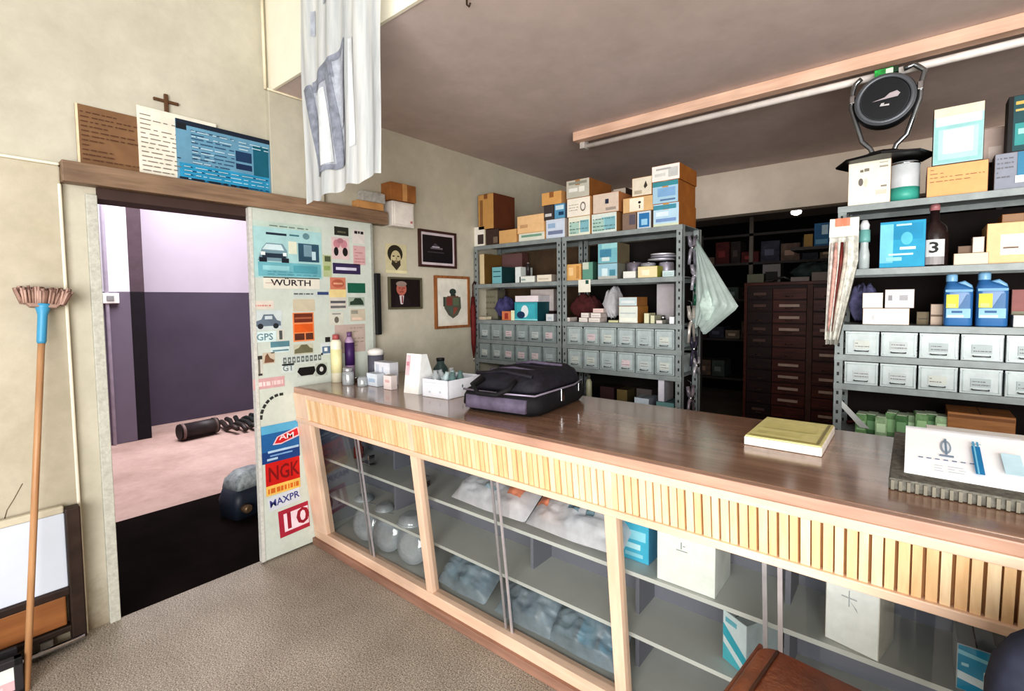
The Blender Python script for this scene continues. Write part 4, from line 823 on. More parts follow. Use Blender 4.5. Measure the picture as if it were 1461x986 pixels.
C('white printed carton on top of the right end stack, nearest the ceiling', 930, 235, 970, Y, z2+.001, (228, 224, 220), [(.6, .2, .95, .8, (190, 192, 190)), (.1, .3, .5, .5, (206, 206, 204)), (.15, .7, .7, .82, (170, 170, 170))], SB, .3)

# second level, z 1.645 ---------------------------------------------------------------------
Z = 1.645
C('teal striped carton on the upper inner shelf of the left bay', 702, 381, 716, Y, Z, (120, 176, 184), [(.1, .4, .9, .46, (40, 90, 100)), (.1, .7, .9, .76, (40, 90, 100))], M((28, 62, 64)), .2)
C('upright brown board carton at the left end of the upper inner shelf', 684, 363, 691, Y, Z, (214, 196, 160), [], M((110, 84, 44)), .26, zt=1.9)
C('thin upright white carton in the middle of the upper inner shelf of the left bay', 735, 381, 743, Y, Z, (216, 222, 220), [], M((200, 206, 204)), .15)
C('low white carton on the upper inner shelf of the left bay', 741, 394, 763, Y, Z, (222, 226, 220), [(.1, .3, .4, .6, (160, 180, 176))], M((160, 160, 150)), .15)
C('low cream carton at the right end of the upper inner shelf of the left bay', 766, 392, 787, Y, Z, (228, 220, 204), [(.1, .3, .8, .5, (200, 190, 170))], M((160, 150, 140)), .15)
bottle('small black can on the low white carton of the left bay', 750, 375, 0, 0, .018, [('can_body', [(1, 0), (1, .85), (.6, .9)], M((50, 44, 46), .4)), ('cap', [(.6, .9), (.6, 1)], M((120, 110, 108), .4))], 'spray_can', 'can', Y=Y+.06, zb=Z+.06)
C('mauve brown panel carton at the back of the upper inner shelf of the left bay', 716, 362, 745, 3.2, Z, (112, 84, 84), [], M((90, 60, 58)), .08)
C('tan carton with torn flaps beside the green one in the middle bay', 807, 377, 829, Y, Z, (216, 170, 108), [(.2, .3, .5, .8, (236, 200, 150)), (.7, .1, .9, .9, (190, 140, 80))], TAN, .2)
C('green carton with a white top beside the torn tan carton', 831, 374, 846, Y, Z, (100, 150, 134), [(0, .6, .6, 1, (196, 204, 190))], M((60, 96, 84)), .2)
t = thing('price_tag', 'white card tag hanging over the edge of the upper inner shelf of the middle bay', 'tag', (at(834, 408, 1, SY0-.005).x, SY0-.006, at(834, 417, 1, SY0).z))
h = at(834, 399, 1, SY0).z-at(834, 417, 1, SY0).z
MB().box((-.05, -.0015, 0), (.05, 0, h), M((228, 226, 214), .6)).build('card', t); MB().box((.01, -.002, h*.65), (.035, -.0014, h*.95), M((40, 86, 76), .6)).build('green_mark', t)
z = zt_(866, 376)
C('pale blue carton at the bottom of the teal stack on the middle bay', 853, 376, 881, Y, Z, (150, 190, 206), [(.2, .2, .5, .7, (210, 230, 236)), (.6, .2, .9, .6, (80, 140, 160)), (0, 0, 1, .2, (180, 184, 180))], M((120, 120, 110)), .2, zt=z)
C('teal carton on top of the pale blue one in the middle bay', 853, 347, 881, Y, z+.001, (120, 178, 190), [(.1, .3, .7, .7, (70, 132, 160)), (.2, .1, .6, .3, (206, 222, 222)), (.2, .75, 1, 1, (150, 200, 204))], M((110, 100, 80)), .18)
C('low white carton between the teal stack and the cream carton', 889, 387, 907, Y, Z, (222, 224, 218), [], M((160, 160, 150)), .15)
C('cream carton with a yellow green end on the upper inner shelf of the middle bay', 910, 380, 938, Y, Z, (226, 210, 170), [(.2, .2, .6, .7, (240, 230, 204))], M((150, 150, 60)), .18)
C('low pale blue carton by the right post of the middle bay', 945, 386, 962, Y, Z, (196, 214, 216), scribble(41, .1, .2, .9, .8, 2, (120, 150, 150)), M((150, 160, 160)), .14)
rn = random.Random(12)
SPART = []
def part_thing(label, px, pz, YY, zb, kind, s=.05, col=(140, 140, 146), group=None, name=None):
    p = at(px, pz, 1, YY); m = MB(); mt = M(col, .4, .5, .25, 20); t = None
    nm = name or {'cyl': 'filter_can', 'gear': 'gear_wheel', 'disc': 'brake_disc', 'coil': 'coil_spring', 'pipe': 'hose', 'bolt': 'bolt_bag'}[kind]
    t = thing(nm, label, nm.replace('_', ' '), (p.x, YY, zb+.0006), rn.uniform(-.3, .3), group)
    if kind == 'cyl':
        m.lathe([(s*.95, 0), (s, .008), (s, s*1.9), (s*.9, s*2.05)], mt, n=20); m.build('can_shell', t)
        MB().lathe([(s*1.03, s*.3), (s*1.03, s*.34)], M((60, 60, 64), .4)).lathe([(s*.3, s*2.05), (s*.3, s*2.15)], CHROME).build('rim', t)
    elif kind == 'disc':
        m.lathe([(s*.35, 0), (s, 0), (s, .012), (s*.5, .012), (s*.45, .04), (s*.3, .04)], mt, n=24); m.build('disc_plate', t)
    elif kind == 'coil':
        m.tube([(s*math.cos(a*.5), s*math.sin(a*.5), .008+a*.0035) for a in range(46)], .005, mt, 6); m.build('coil', t)
    elif kind == 'pipe':
        m.tube([(-s*2, 0, .012), (-s, s*.6, .02), (0, 0, .04), (s, -s*.5, .05), (s*2, 0, .02)], .011, mt, 8); m.build('hose_tube', t)
        MB().tube([(s*1.9, 0, .022), (s*2.2, 0, .014)], .014, CHROME).build('clamp', t)
    elif kind == 'gear':
        n = 14; vs = []; 
        for zz in (0, .02):
            for i in range(n*2):
                r = s if i % 2 else s*.82; a = PI*i/n; vs.append((r*math.cos(a), r*math.sin(a), zz))
        N = n*2; m.add(vs, [tuple(range(N))[::-1], tuple(range(N, 2*N))]+[(i, (i+1) % N, N+(i+1) % N, N+i) for i in range(N)], mt); m.build('toothed_wheel', t)
        MB().lathe([(s*.3, .02), (s*.3, .05)], CHROME).build('hub', t)
    return t
part_thing('grey filter can on the upper inner shelf, left of the pale plates', 925, 380, 3.08, Z, 'cyl', .05, (176, 176, 186))
part_thing('taller grey filter can behind the cream carton on the middle bay', 905, 380, 3.1, Z, 'cyl', .055, (130, 124, 134))
part_thing('silver filter can at the right end behind the pale blue low carton', 951, 380, 3.12, Z, 'cyl', .05, (170, 166, 180))
# plates laid on the shelf at the right end
zz = zt_(940, 350)
for i, (px, w_, c_) in enumerate(((942, .09, (206, 206, 216)), (948, .1, (170, 168, 180)), (944, .08, (222, 220, 226)))):
    p = at(px, 345, 1, 3.1)
    o = MB().lathe([(w_*.3, 0), (w_, .004), (w_, .012), (w_*.4, .016)], M(c_, .35, .4), n=20).build('metal_disc', None, 0, (p.x, 3.12, Z+.115+.017*i))
    tag(o, 'pale metal disc in the little stack on the silver cans, middle bay', 'disc', 'metal discs stacked in the middle bay')

# third level, z 1.345 ----------------------------------------------------------------------
Z = 1.345
z = zt_(750, 431)
C('teal and blue carton with a white oval print on the shelf above the left drawers', 734, 431, 767, Y, Z, (60, 158, 172), [(.1, .05, .9, .9, (70, 176, 190)), ('E', .45, .5, .16, .34, (226, 236, 240)), ('E', .28, .3, .18, .2, (28, 60, 96)), (0, 0, 1, .08, (150, 224, 230))], M((24, 76, 84)), .2, zt=z)
C('flat pinkish white carton lying on the teal and blue one', 735, 422, 768, Y, z+.001, (232, 222, 228), [], M((200, 196, 200)), .18)
C('grey board carton at the left end above the left drawers', 683, 414, 710, 3.12, Z, (132, 128, 112), scribble(51, .1, .1, .9, .9, 4, (110, 106, 92)), M((100, 96, 84)), .1)
C('small cream carton before the grey board above the left drawers', 683, 452, 692, Y, Z, (206, 190, 170), [], CREAM, .08)
C('orange carton with a cream end left of the teal one', 716, 444, 729, Y, Z, (206, 128, 88), [(.3, .1, .7, .8, (160, 60, 50))], M((150, 90, 60)), .12)
C('narrow cream green carton leaning on the teal carton', 729, 443, 734, Y, Z, (228, 236, 200), [], CREAM, .1)
C('small white cube carton right of the teal one above the left drawers', 779, 448, 790, Y, Z, (212, 216, 220), [(.2, .2, .8, .6, (190, 200, 206))], M((150, 150, 156)), .08)
C('flat pale pink carton at the back right above the left drawers', 757, 413, 790, 3.14, Z+.075, (196, 186, 184), [], M((150, 140, 138)), .1)
C('dark wooden crate under the flat pale pink carton above the left drawers', 757, 430, 790, 3.13, Z, (46, 26, 28), [(.1, .5, .4, .9, (120, 36, 40))], M((44, 26, 26)), .12, zt=Z+.074)
t = sachet('cloth_bundle', 'blue violet folded bundle behind the teal carton above the left drawers', (at(722, 425, 1, 3.14).x, 3.14, Z+.01), .16, .14, .17, 31, M((78, 74, 120), .9, 0, .3, 20), 'bundle')
z = zt_(895, 437)
C('white carton with ruled prints on the shelf above the middle drawers', 883, 437, 910, Y, Z, (216, 222, 214), [(.05, .1, .95, .3, (236, 238, 226)), (.05, .55, .9, .62, (180, 190, 190))], M((150, 104, 50)), .16, zt=z)
C('pale grey carton stacked on the ruled white one above the middle drawers', 883, 424, 909, Y, z+.001, (190, 206, 210), [(.1, .3, .9, .6, (220, 228, 228))], M((140, 96, 50)), .16)
smalls = [('first tiny cream carton from the left above the middle drawers', 806, 452, 813, 0), ('first white carton of the low row above the middle drawers', 826, 456, 838, 0), ('second white carton of the low row above the middle drawers', 840, 456, 856, 0),
          ('white carton of the upper row resting left above the middle drawers', 829, 445, 840, 1), ('white carton of the upper row resting right above the middle drawers', 843, 442, 857, 1), ('topmost pinkish carton of the little pyramid above the middle drawers', 846, 433, 861, 2)]
for lab, a, b, c_, lv in smalls:
    zb_ = [Z, 1.377, 1.412][lv]; C(lab, a, b, c_, Y+.0, zb_+.0006*lv, (226, 220, 214) if lv < 2 else (226, 196, 190), [(.1, .3, .9, .5, (196, 190, 190))], M((190, 180, 176)), .1, zt=[1.376, 1.411, 1.442][lv])
C('small low yellowish carton between the pyramid and the ruled carton', 868, 457, 882, Y, Z, (200, 200, 160), [], M((150, 150, 120)), .1)
C('small cream upright carton right of the ruled carton', 919, 447, 926, Y, Z, (214, 214, 184), [], M((170, 170, 140)), .1)
C('second small cream upright carton right of the ruled carton', 928, 450, 934, Y, Z, (206, 206, 176), [], M((150, 150, 130)), .1)
C('low white carton at the right end above the middle drawers', 936, 457, 945, Y, Z, (216, 210, 206), [], M((150, 150, 140)), .1)
C('white square carton by the post above the middle drawers', 955, 452, 962, Y, Z, (230, 236, 240), [], M((190, 190, 190)), .1)
C('large pale grey board carton at the back right above the middle drawers', 937, 405, 962, 3.14, Z+.0, (176, 172, 176), [], M((130, 126, 130)), .1)
sachet('plastic_bag', 'crumpled pale plastic bag left of the ruled carton above the middle drawers', (at(876, 430, 1, 3.1).x, 3.1, Z+.03), .1, .18, .2, 33, FILM, ins=[(150, 160, 170)])
sachet('cloth_bundle', 'dark red bundle behind the little pyramid above the middle drawers', (at(838, 430, 1, 3.14).x-.02, 3.16, Z+.01), .24, .14, .18, 34, M((82, 36, 38), .9, 0, .3, 20), 'bundle')
part_thing('black gear wheel by the post above the middle drawers', 946, 450, 3.1, Z, 'gear', .06, (60, 58, 60))
# lowest open level, z 1.015 .. behind counter
Z = .62
for i, (lab, px0, py0, px1, c_, Yk) in enumerate((
    ('upright white carton on the low shelf behind the counter, beside the right post', 939, 541, 948, (216, 214, 224), 3.0),
    ('pale blue white carton on the low shelf behind the counter, below the drawers', 905, 568, 926, (206, 218, 230), 3.0),
    ('olive brown carton on the low shelf behind the counter, left part', 880, 556, 895, (112, 96, 60), 3.05),
    ('teal grey carton at the right on the low shelf behind the counter', 936, 574, 962, (110, 150, 150), 2.99),
    ('dark mauve carton on the low shelf behind the counter', 856, 552, 876, (66, 40, 44), 3.08),
    ('grey carton behind the pale blue one on the low shelf', 908, 555, 930, (96, 88, 86), 3.12))):
    C(lab, px0, py0, px1, Yk, Z, c_, [(.1, .4, .9, .6, tuple(int(v*.8) for v in c_))], M(tuple(int(v*.7) for v in c_)), .15)
bottle('slim cream bottle on the low shelf close behind the laptop bag', 839, 535, 0, 0, .022, [('bottle_body', [(1, 0), (1, .85), (.5, .92)], M((186, 186, 160), .4)), ('cap', [(.5, .92), (.5, 1)], M((90, 90, 80)))], Y=3.03, zb=.62)

# tools and bags hanging from the shelving
hk = M((110, 112, 118), .4, .6)
p = at(1001, 345, 1, 3.31)
hx = -1.10
t = thing('hanging_plastic_bag', 'translucent pale green plastic bag hanging from the right side of the middle bay', 'bag', (hx, 3.14, 1.40))
ZT, ZB = at(1001, 340, 1, 3.14).z, at(1004, 470, 1, 3.14).z
def bagf(sd):
    def f(u, v):
        zz = ZT+(ZB-ZT)*v; wmax = .26*min(1, v/.72) if v < .72 else .26*(1-(v-.72)/.28*.75)
        x = .012+wmax*u; return (x, -.02+sd*(.012+.05*math.sin(PI*u)*v*(1.15-v))+.008*math.sin(u*30+v*4), zz-1.40+.03*math.sin(u*5)*v)
    return f
MB().grid(bagf(1), 16, 24, HANGF).grid(bagf(-1), 16, 24, HANGF).build('bag_film', t)
MB().tube([(-.01, -.0, ZT-1.4+.01), (.012, -.01, ZT-1.4+.02), (.03, -.02, ZT-1.4-.01)], .004, hk).build('hook', t)
MB().loft([(0, .07, .05, .02, 0, 0), (.1, .11, .07, .03, 0, 0), (.2, .05, .04, .02, 0, 0)], M((196, 216, 208), .7, 0, .2, 20)).build('packed_cloth', t, 0, (.09, -.02, ZB-1.4+.06))
hang = [('steel pliers hanging on the right side of the middle bay near the top', 1.90, .16, (150, 148, 160)), ('grey clamp hanging below the pliers on the right side of the middle bay', 1.72, .14, (176, 174, 184)),
        ('green handled tool hanging on the right side of the middle bay', 1.60, .12, (40, 92, 72)), ('pale bent bracket hanging on the right side of the middle bay', 1.46, .2, (190, 184, 178)),
        ('dark wrench hanging low on the right side of the middle bay', 1.26, .16, (70, 66, 84)), ('small white tag tool hanging low on the right side of the middle bay', 1.12, .1, (196, 192, 198)), ('chain of rings hanging lowest on the right side of the middle bay', .95, .16, (150, 140, 150))]
for i, (lab, z, L_, c_) in enumerate(hang):
    y = SY0+.09+.05*(i % 3)
    t = thing('hanging_tool', lab, 'tool', (-1.112, y, z)); t.scale = (1.5, 2.0, 1.15); mt = M(c_, .4, .4, .3, 30)
    m = MB().tube([(.012, -.02, 0), (.014, -.012, -L_*.3), (.014, .02, -L_*.55), (.014, .03, -L_)], [.007, .009, .007, .006], mt).tube([(.016, .02, 0), (.018, .012, -L_*.3), (.018, -.02, -L_*.55), (.018, -.03, -L_)], [.007, .009, .007, .006], mt); m.build('tool_arms', t)
    MB().lathe([(.012, .0), (.012, .014)], CHROME, (.012, 0, -L_*.42), axis='x', n=12).build('pivot', t)
    MB().tube([(-.0, 0, .03), (.016, 0, .02), (.016, 0, -.005)], .002, hk).build('hook', t)
t = thing('umbrella', 'dark red furled umbrella hanging between the wall and the left bay', 'umbrella', (WX+.03, 2.925, 1.02))
MB().lathe([(.004, 0), (.02, .12), (.024, .4), (.014, .52)], M((104, 26, 26), .7, 0, .3, 14), n=12).build('canopy', t)
MB().tube([(0, 0, .5), (0, 0, .62), (0, .02, .65), (0, .04, .62)], .006, M((60, 26, 24), .4)).build('handle', t)
MB().lathe([(.003, -.03), (.004, .01)], CHROME, n=8).build('tip', t)

# plastic sleeves on the right post
t = thing('hanging_sleeve_bundle', 'long bundle of plastic sleeves and red strips hanging from the right shelving', 'bundle', (-.32, SY0-.03, 1.3))
x0_, x1_ = at(1185, 320, 1, SY0-.05).x, at(1226, 320, 1, SY0-.05).x; zt2, zb2 = at(1205, 312, 1, SY0-.05).z, at(1192, 492, 1, SY0-.05).z
def slf(k):
    def f(u, v):
        a_ = x0_+.0+.03*0; b_ = x1_-(x1_-x0_)*(.0+.62*max(0, v-.35)/.65); a2 = x0_-.012*v
        return (a2+(b_-a2)*u+.32, -.012*k-.01*math.sin(u*20+k)*(.4+v)-.01, zt2+(zb2-zt2)*v*(1-.04*k)-1.3)
    return f
stripm = [M((206, 206, 198), .4, 0, .25, 40), M((188, 150, 142), .5, 0, .35, 40), M((160, 158, 150), .5, 0, .3, 30)]
MB().grid(slf(0), 16, 20, stripm[2]).grid(slf(1), 14, 20, stripm[0]).build('sleeves', t)
m = MB(); 
for i, (u, c_) in enumerate(((.25, (206, 160, 150)), (.45, (120, 50, 44)), (.6, (196, 188, 176)), (.1, (214, 206, 200)))):
    f = slf(2); m.tube([f(u, v) for v in [.2, .4, .6, .8, .97]], [.006, .01, .009, .008, .003], M(c_, .5, 0, .3, 30))
m.build('wrapped_strips', t)
f = slf(2.5); m = MB().grid(lambda a, b: f(a, b*.16), 6, 4, M((232, 228, 214), .5)); m.grid(lambda a, b: tuple(Vector(f(.2+a*.5, .0+b*.07))+Vector((0, -.004, 0))), 4, 3, M((206, 128, 100), .5)).build('header_card', t)
MB().tube([(.06, .03, zt2-1.3+.02), (.06, -.02, zt2-1.3+.02), (.06, -.035, zt2-1.3-.01)], .004, hk).build('hook', t)
t = sachet('cloth_bundle', 'blue grey and yellow rag bundle on the shelf beside the hanging sleeves', (-.2, 3.16, 1.366), .13, .16, .2, 44, M((96, 96, 130), .9, 0, .4, 14), 'bundle')

# things on the right shelving ----------------------------------------------------------------
Z = TOPZ; Y = 2.985
cw_ = zt_(1240, 231)
C('white carton with small prints under the black speaker plate', 1211, 228, 1272, Y, Z, (236, 232, 214), [(.28, .74, .36, .8, (120, 116, 104)), (.38, .75, .5, .82, (130, 126, 114)), ('E', .3, .52, .06, .09, (110, 104, 100)), ('E', .42, .5, .05, .1, (214, 206, 190)), (.74, .8, .94, .84, (160, 156, 146)), (.78, .36, .92, .4, (140, 134, 126)), (.66, .2, .92, .3, (206, 200, 186)), (.74, .9, .94, .92, (170, 166, 156))], M((150, 120, 100)), .26)
bottle('white and teal paint can right of the white carton', 1298, 232, 0, 0, .062, [('can_body', [(1, 0), (1, .97), (.9, 1.0)], M((206, 212, 216), .3)), ('label_band', [(1.012, .02), (1.012, .36)], M((70, 166, 150), .4)), ('rim', [(1.03, .93), (1.03, .97)], CHROME)], 'paint_can', 'can', Y=3.06, zb=Z, n=28)
z = zt_(1365, 233)
C('tan carton with rows of handwriting under the teal framed carton', 1323, 233, 1411, Y, Z, (224, 172, 116), scribble(71, .05, .45, .95, .97, 4, (150, 110, 76), .4), M((110, 66, 46)), .26, zt=z)
C('tall carton with a teal frame around a cream square, on the tan handwritten carton', 1333, 150, 1406, Y, z+.001, (166, 206, 206), [(0, .84, 1, 1, (224, 214, 190)), (.04, .68, .96, .84, (206, 224, 222)), (.02, .02, .98, .68, (150, 202, 204)), (.1, .08, .9, .62, (176, 214, 216)), (.2, .18, .8, .6, (238, 230, 222)), (.3, .26, .7, .52, (240, 222, 214))], M((60, 48, 44)), .12)
C('small greige carton behind the teal framed one', 1404, 182, 1434, 3.08, z+.001, (168, 150, 142), [(.25, .0, .9, .45, (190, 176, 168))], M((110, 90, 84)), .12)
z3 = zt_(1440, 218)
C('grey blue printed carton at the right end on top of the right shelving', 1420, 219, 1475, Y, Z, (140, 146, 160), scribble(72, .05, .3, .5, .95, 5, (110, 112, 120))+[(.6, .3, 1, 1, (60, 130, 166)), (.55, .15, .9, .35, (226, 230, 232))], M((120, 110, 110)), .26, zt=z3)
C('dark teal carton with yellow lines at the right edge above the grey blue one', 1440, 134, 1490, Y, z3+.001, (30, 76, 82), [(0, .0, .14, 1, (18, 18, 20)), (.2, .84, 1, .9, (200, 170, 90)), (.2, .72, 1, .76, (200, 180, 110)), (.2, .1, .9, .5, (60, 150, 150)), (.3, .3, .8, .4, (160, 206, 204))], M((20, 20, 22)), .1)
# speaker trophy
spx = at(1262, 140, 1, 3.0); bz = zt_(1260, 226, 3.0)+.004
bz = cw_+.002
t = thing('subwoofer_stand', 'round black subwoofer in a chrome stand with curved arms on a black plate', 'speaker', (spx.x, 3.06, bz))
z0s = spx.z-bz
MB().lathe([(.20, 0), (.205, .01), (.15, .022), (.09, .04), (.07, .05)], M((18, 18, 20), .4), n=8, smooth=False).build('base_plate', t, .002)
MB().lathe([(.0, -.04), (.118, -.04), (.128, -.03), (.128, .03), (.06, .09), (.055, .12), (.0, .12)], BLACK, (0, 0, z0s), axis='y', n=40).build('speaker_basket', t)
MB().lathe([(.097, -.046), (.106, -.056), (.117, -.053), (.124, -.042)], M((96, 100, 106), .35, .3), (0, 0, z0s), axis='y', n=40).build('surround_ring', t)
MB().lathe([(.0, -.026), (.04, -.03), (.096, -.048)], M((30, 33, 37), .3), (0, 0, z0s), axis='y', n=40).build('cone', t)
m = MB(); inked(m, (-.08, -.052, z0s-.07), (1, 0, 0), (0, 0, 1), .16, .14, [('L', [(.18, .46), (.5, .54), (.62, .66), (.8, .7), (.88, .6), (.82, .5), (.5, .48)], (176, 166, 172)), ('L', [(.38, .26), (.42, .36), (.5, .36), (.48, .3), (.62, .3), (.62, .24)], (190, 188, 190))]); m.build('cone_print', t)
for s in (-1, 1):
    pts_ = [(s*.04, 0, .045), (s*.05, 0, .08), (s*.09, 0, .12), (s*.135, 0, z0s-.02), (s*.14, 0, z0s+.06), (s*.15, 0, z0s+.11), (s*.11, 0, z0s+.15), (s*.07, 0, z0s+.14)] if s > 0 else [(s*.04, 0, .045), (s*.055, 0, .08), (s*.09, 0, .12), (s*.14, 0, z0s), (s*.135, 0, z0s+.08), (s*.125, 0, z0s+.12), (s*.1, 0, z0s+.14)]
    sm_ = []
    for i in range(len(pts_)-1):
        for q_ in (0, .5): sm_.append(tuple(pts_[i][c_]*(1-q_)+pts_[i+1][c_]*q_ for c_ in range(3)))
    sm_.append(pts_[-1])
    MB().tube(sm_, .0115, M((150, 156, 160), .2, .9), 10).build('chrome_arm', t)
    MB().box((s*.135-.012, -.02, z0s+.02), (s*.135+.012, .02, z0s+.06), CHROME).build('arm_clamp', t, .004)
m = MB().box((-.045, -.03, z0s+.12), (.03, .02, z0s+.155), M((44, 160, 70), .5, 0, .4, 30)).box((.0, -.032, z0s+.125), (.03, -.028, z0s+.15), M((206, 230, 206))).box((.03, -.02, z0s+.13), (.05, .02, z0s+.155), M((24, 60, 34))); m.build('green_badge', t, .003)
# upper inner shelf right, z 1.645
Z = 1.645
t = bottle('slim white and teal spray bottle left of the bright blue carton', 1243, 314, 0, 0, .024, [('bottle_body', [(1, 0), (1, .3), (.75, .45), (.75, .6), (1, .72)], M((186, 196, 198), .3)), ('label_band', [(1.0, .55), (1.05, .6), (1.0, .8)], M((120, 180, 176), .4)), ('spray_head', [(.8, .8), (.9, .9), (.5, 1)], M((222, 226, 230), .3))], 'spray_bottle', 'bottle', Y=3.0, zb=Z)
C('bright blue carton with white prints on the upper inner shelf of the right shelving', 1256, 315, 1322, Y, Z, (36, 156, 196), [(0, .1, .3, .95, (120, 200, 226)), (.3, .6, .95, .95, (20, 142, 186)), ('E', .6, .62, .13, .14, (90, 190, 214)), (.36, .9, .7, .94, (180, 226, 240)), (.2, .26, .75, .3, (196, 230, 240)), (.14, .14, .5, .22, (150, 214, 232)), (.45, .38, .8, .44, (214, 238, 246))], M((20, 60, 96)), .2)
t = bottle('dark bottle with a white label bearing the number 3', 1345, 289, 0, 0, .055, [('bottle_body', [(.96, 0), (1, .02), (1, .5), (.85, .62), (.36, .72), (.32, .88)], M((46, 34, 34), .2, 0, .2, 10, 0, .6)), ('cap', [(.36, .88), (.36, .97), (.2, 1)], M((176, 120, 124), .4))], Y=3.04, zb=Z, n=28)
m = MB(); pts3 = [(.056*math.sin(a), -.056*math.cos(a)) for a in [-.75+.25*i for i in range(7)]]
for z_a, z_b, c_ in ((.008, .045, (150, 148, 150)), (.045, .125, (216, 220, 222))):
    for i in range(6): m.quad([(pts3[i][0], pts3[i][1], z_a), (pts3[i+1][0], pts3[i+1][1], z_a), (pts3[i+1][0], pts3[i+1][1], z_b), (pts3[i][0], pts3[i][1], z_b)], M(c_, .5))
inked(m, (-.02, -.0575, .05), (1, 0, 0), (0, 0, 1), .05, .07, [('T', .4, .5, 1.0, '3', (20, 20, 22), 1.2)]); m.build('label', t)
C('long low cream carton between the dark bottle and the tan carton', 1361, 361, 1411, Y, Z, (226, 214, 190), [], M((170, 150, 130)), .12)
C('tiny white carton beside the tan carton on the right shelving', 1388, 338, 1405, 3.0, zt_(1380, 361), (222, 212, 202), [], M((160, 140, 130)), .08)
C('flat brown carton behind the tiny white one on the right shelving', 1367, 351, 1388, 3.02, zt_(1380, 361), (122, 100, 84), [], M((90, 70, 60)), .08)
C('tan carton with a white label at the right end of the upper inner shelf', 1409, 317, 1480, 2.99, Z, (232, 196, 150), [(.28, .2, .8, .72, (236, 222, 206)), (.34, .36, .66, .4, (120, 100, 90))], TANL, .22)
C('small brown lidded carton on the tan carton with the white label', 1430, 305, 1462, 3.02, zt_(1440, 317, 2.99), (150, 118, 90), [], TAND, .15)
# lower inner shelf, z 1.365
Z = 1.365
z = zt_(1265, 440)
C('long white carton carrying two smaller white ones above the right drawers', 1231, 440, 1298, Y, Z, (238, 236, 234), [(.2, .3, .26, .6, (206, 204, 206)), (.3, .4, .6, .5, (220, 218, 220))], M((140, 112, 76)), .16, zt=z)
C('small plain white carton on the left of the long white one', 1231, 418, 1260, Y, z+.001, (234, 230, 226), [], M((190, 180, 170)), .14)
C('small white printed carton on the right of the long white one', 1263, 413, 1305, Y, z+.001, (232, 228, 228), [(.1, .4, .25, .7, (150, 150, 156)), (.5, .4, .8, .7, (170, 170, 176)), (.1, .8, .9, .84, (196, 190, 196))], M((160, 150, 150)), .14)
C('small beige stacked carton left of the blue jugs', 1328, 434, 1346, 3.05, Z, (186, 168, 152), [(.0, .4, 1, .5, (110, 90, 76))], M((120, 100, 90)), .1)
C('dim brown carton beside the long white one on the right shelving', 1308, 445, 1326, 3.08, Z, (110, 98, 76), [(.1, .4, .9, .5, (80, 70, 56))], M((80, 70, 56)), .1)
C('pinkish carton at the back right of the blue jugs', 1444, 413, 1480, 3.1, Z, (150, 96, 92), [(0, 0, 1, .4, (150, 150, 130))], M((110, 70, 70)), .12)
C('low white carton at the right edge beside the blue jugs', 1446, 450, 1480, Y, Z, (222, 224, 220), [], M((170, 170, 166)), .12)
jb = M((58, 112, 168), .3, 0, .08, 4, 0, .5); jb2 = M((130, 178, 214), .3, 0, .05)
for i, (x0, x1, yt, lab) in enumerate(((1347, 1389, 391, 'left blue plastic oil jug with a yellow label'), (1393, 1440, 388, 'right blue plastic oil jug with a yellow label'))):
    A = at(x0, 430, 1, Y); B = at(x1, 430, 1, Y); w = B.x-A.x; h = zt_((x0+x1)/2, yt)-Z
    t = thing('oil_jug', lab+' on the shelf above the right drawers', 'jug', ((A.x+B.x)/2, Y+.045, Z+.001), 0, None)
    MB().loft([(0, w*.96, .085, .02, 0, 0), (.006, w, .09, .02, 0, 0), (h*.62, w, .09, .02, 0, 0), (h*.72, w*.99, .088, .025, 0, 0), (h*.8, w*.62, .07, .025, -w*.14, 0), (h*.83, w*.42, .05, .02, -w*.22, 0), (h*.86, w*.38, .045, .02, -w*.24, 0)], jb).build('jug_body', t)
    MB().lathe([(w*.2, h*.85), (w*.21, h*.87), (w*.21, h*.97), (w*.18, h)], jb2, (-w*.24, 0, 0)).build('screw_cap', t)
    MB().tube([(-w*.02, 0, h*.8), (w*.2, 0, h*.83), (w*.38, 0, h*.76), (w*.44, 0, h*.66)], .011, jb2).build('handle', t)
    m = MB(); inked(m, (-w/2+.004, -.0456, h*.02), (1, 0, 0), (0, 0, 1), w-.008, h*.68, [(0, .93, 1, 1, (130, 180, 214)), (.04, .48, .5, .86, (226, 222, 80)), (.1, .5, .4, .6, (240, 236, 140)), (.05, .2, .95, .46, (150, 196, 224)), ('L', [(.5, .46), (.8, .86), (.92, .86), (.92, .46)], (90, 130, 176)), (.25, .34, .65, .4, (60, 100, 150)), (.1, .22, .7, .28, (220, 236, 244))]); m.build('jug_label', t)
# low shelf behind the counter at the right, z .80
Z = .80
rn = random.Random(4)
for i in range(9):
    px = 1228+i*14.5; c_ = [(120, 160, 110), (86, 130, 84), (160, 190, 150)][i % 3]; p = at(px, 605, 1, 3.0+.03*(i % 2)); zt3 = at(px, 592+2.2*(i % 3), 1, 3.0).z
    o = MB().box((-.024, 0, 0), (.024, .1, zt3-Z), M(c_, .5, 0, .25, 30)).box((-.018, -.001, .02), (.018, .001, zt3-Z-.03), M(tuple(min(255, v+50) for v in c_), .5)).box((-.02, .01, zt3-Z), (.02, .09, zt3-Z+.003), M((200, 214, 190))).build('green_packet', None, 0, (p.x, p.y, Z+.001), (0, 0, rn.uniform(-.1, .1)))
    tag(o, 'small green spare part packet in the row on the low shelf behind the counter', 'packet', 'green packets on the low shelf')
C('wooden brown carton on the low shelf behind the calendar pad', 1352, 592, 1450, 2.99, Z, wood((130, 84, 44), (186, 130, 78), 5, 0), [(0, .86, 1, .95, (120, 76, 40))], TAND, .2)
part_thing('dark red hose on the low shelf behind the green packets', 1240, 575, 3.16, Z, 'pipe', .05, (96, 40, 44))

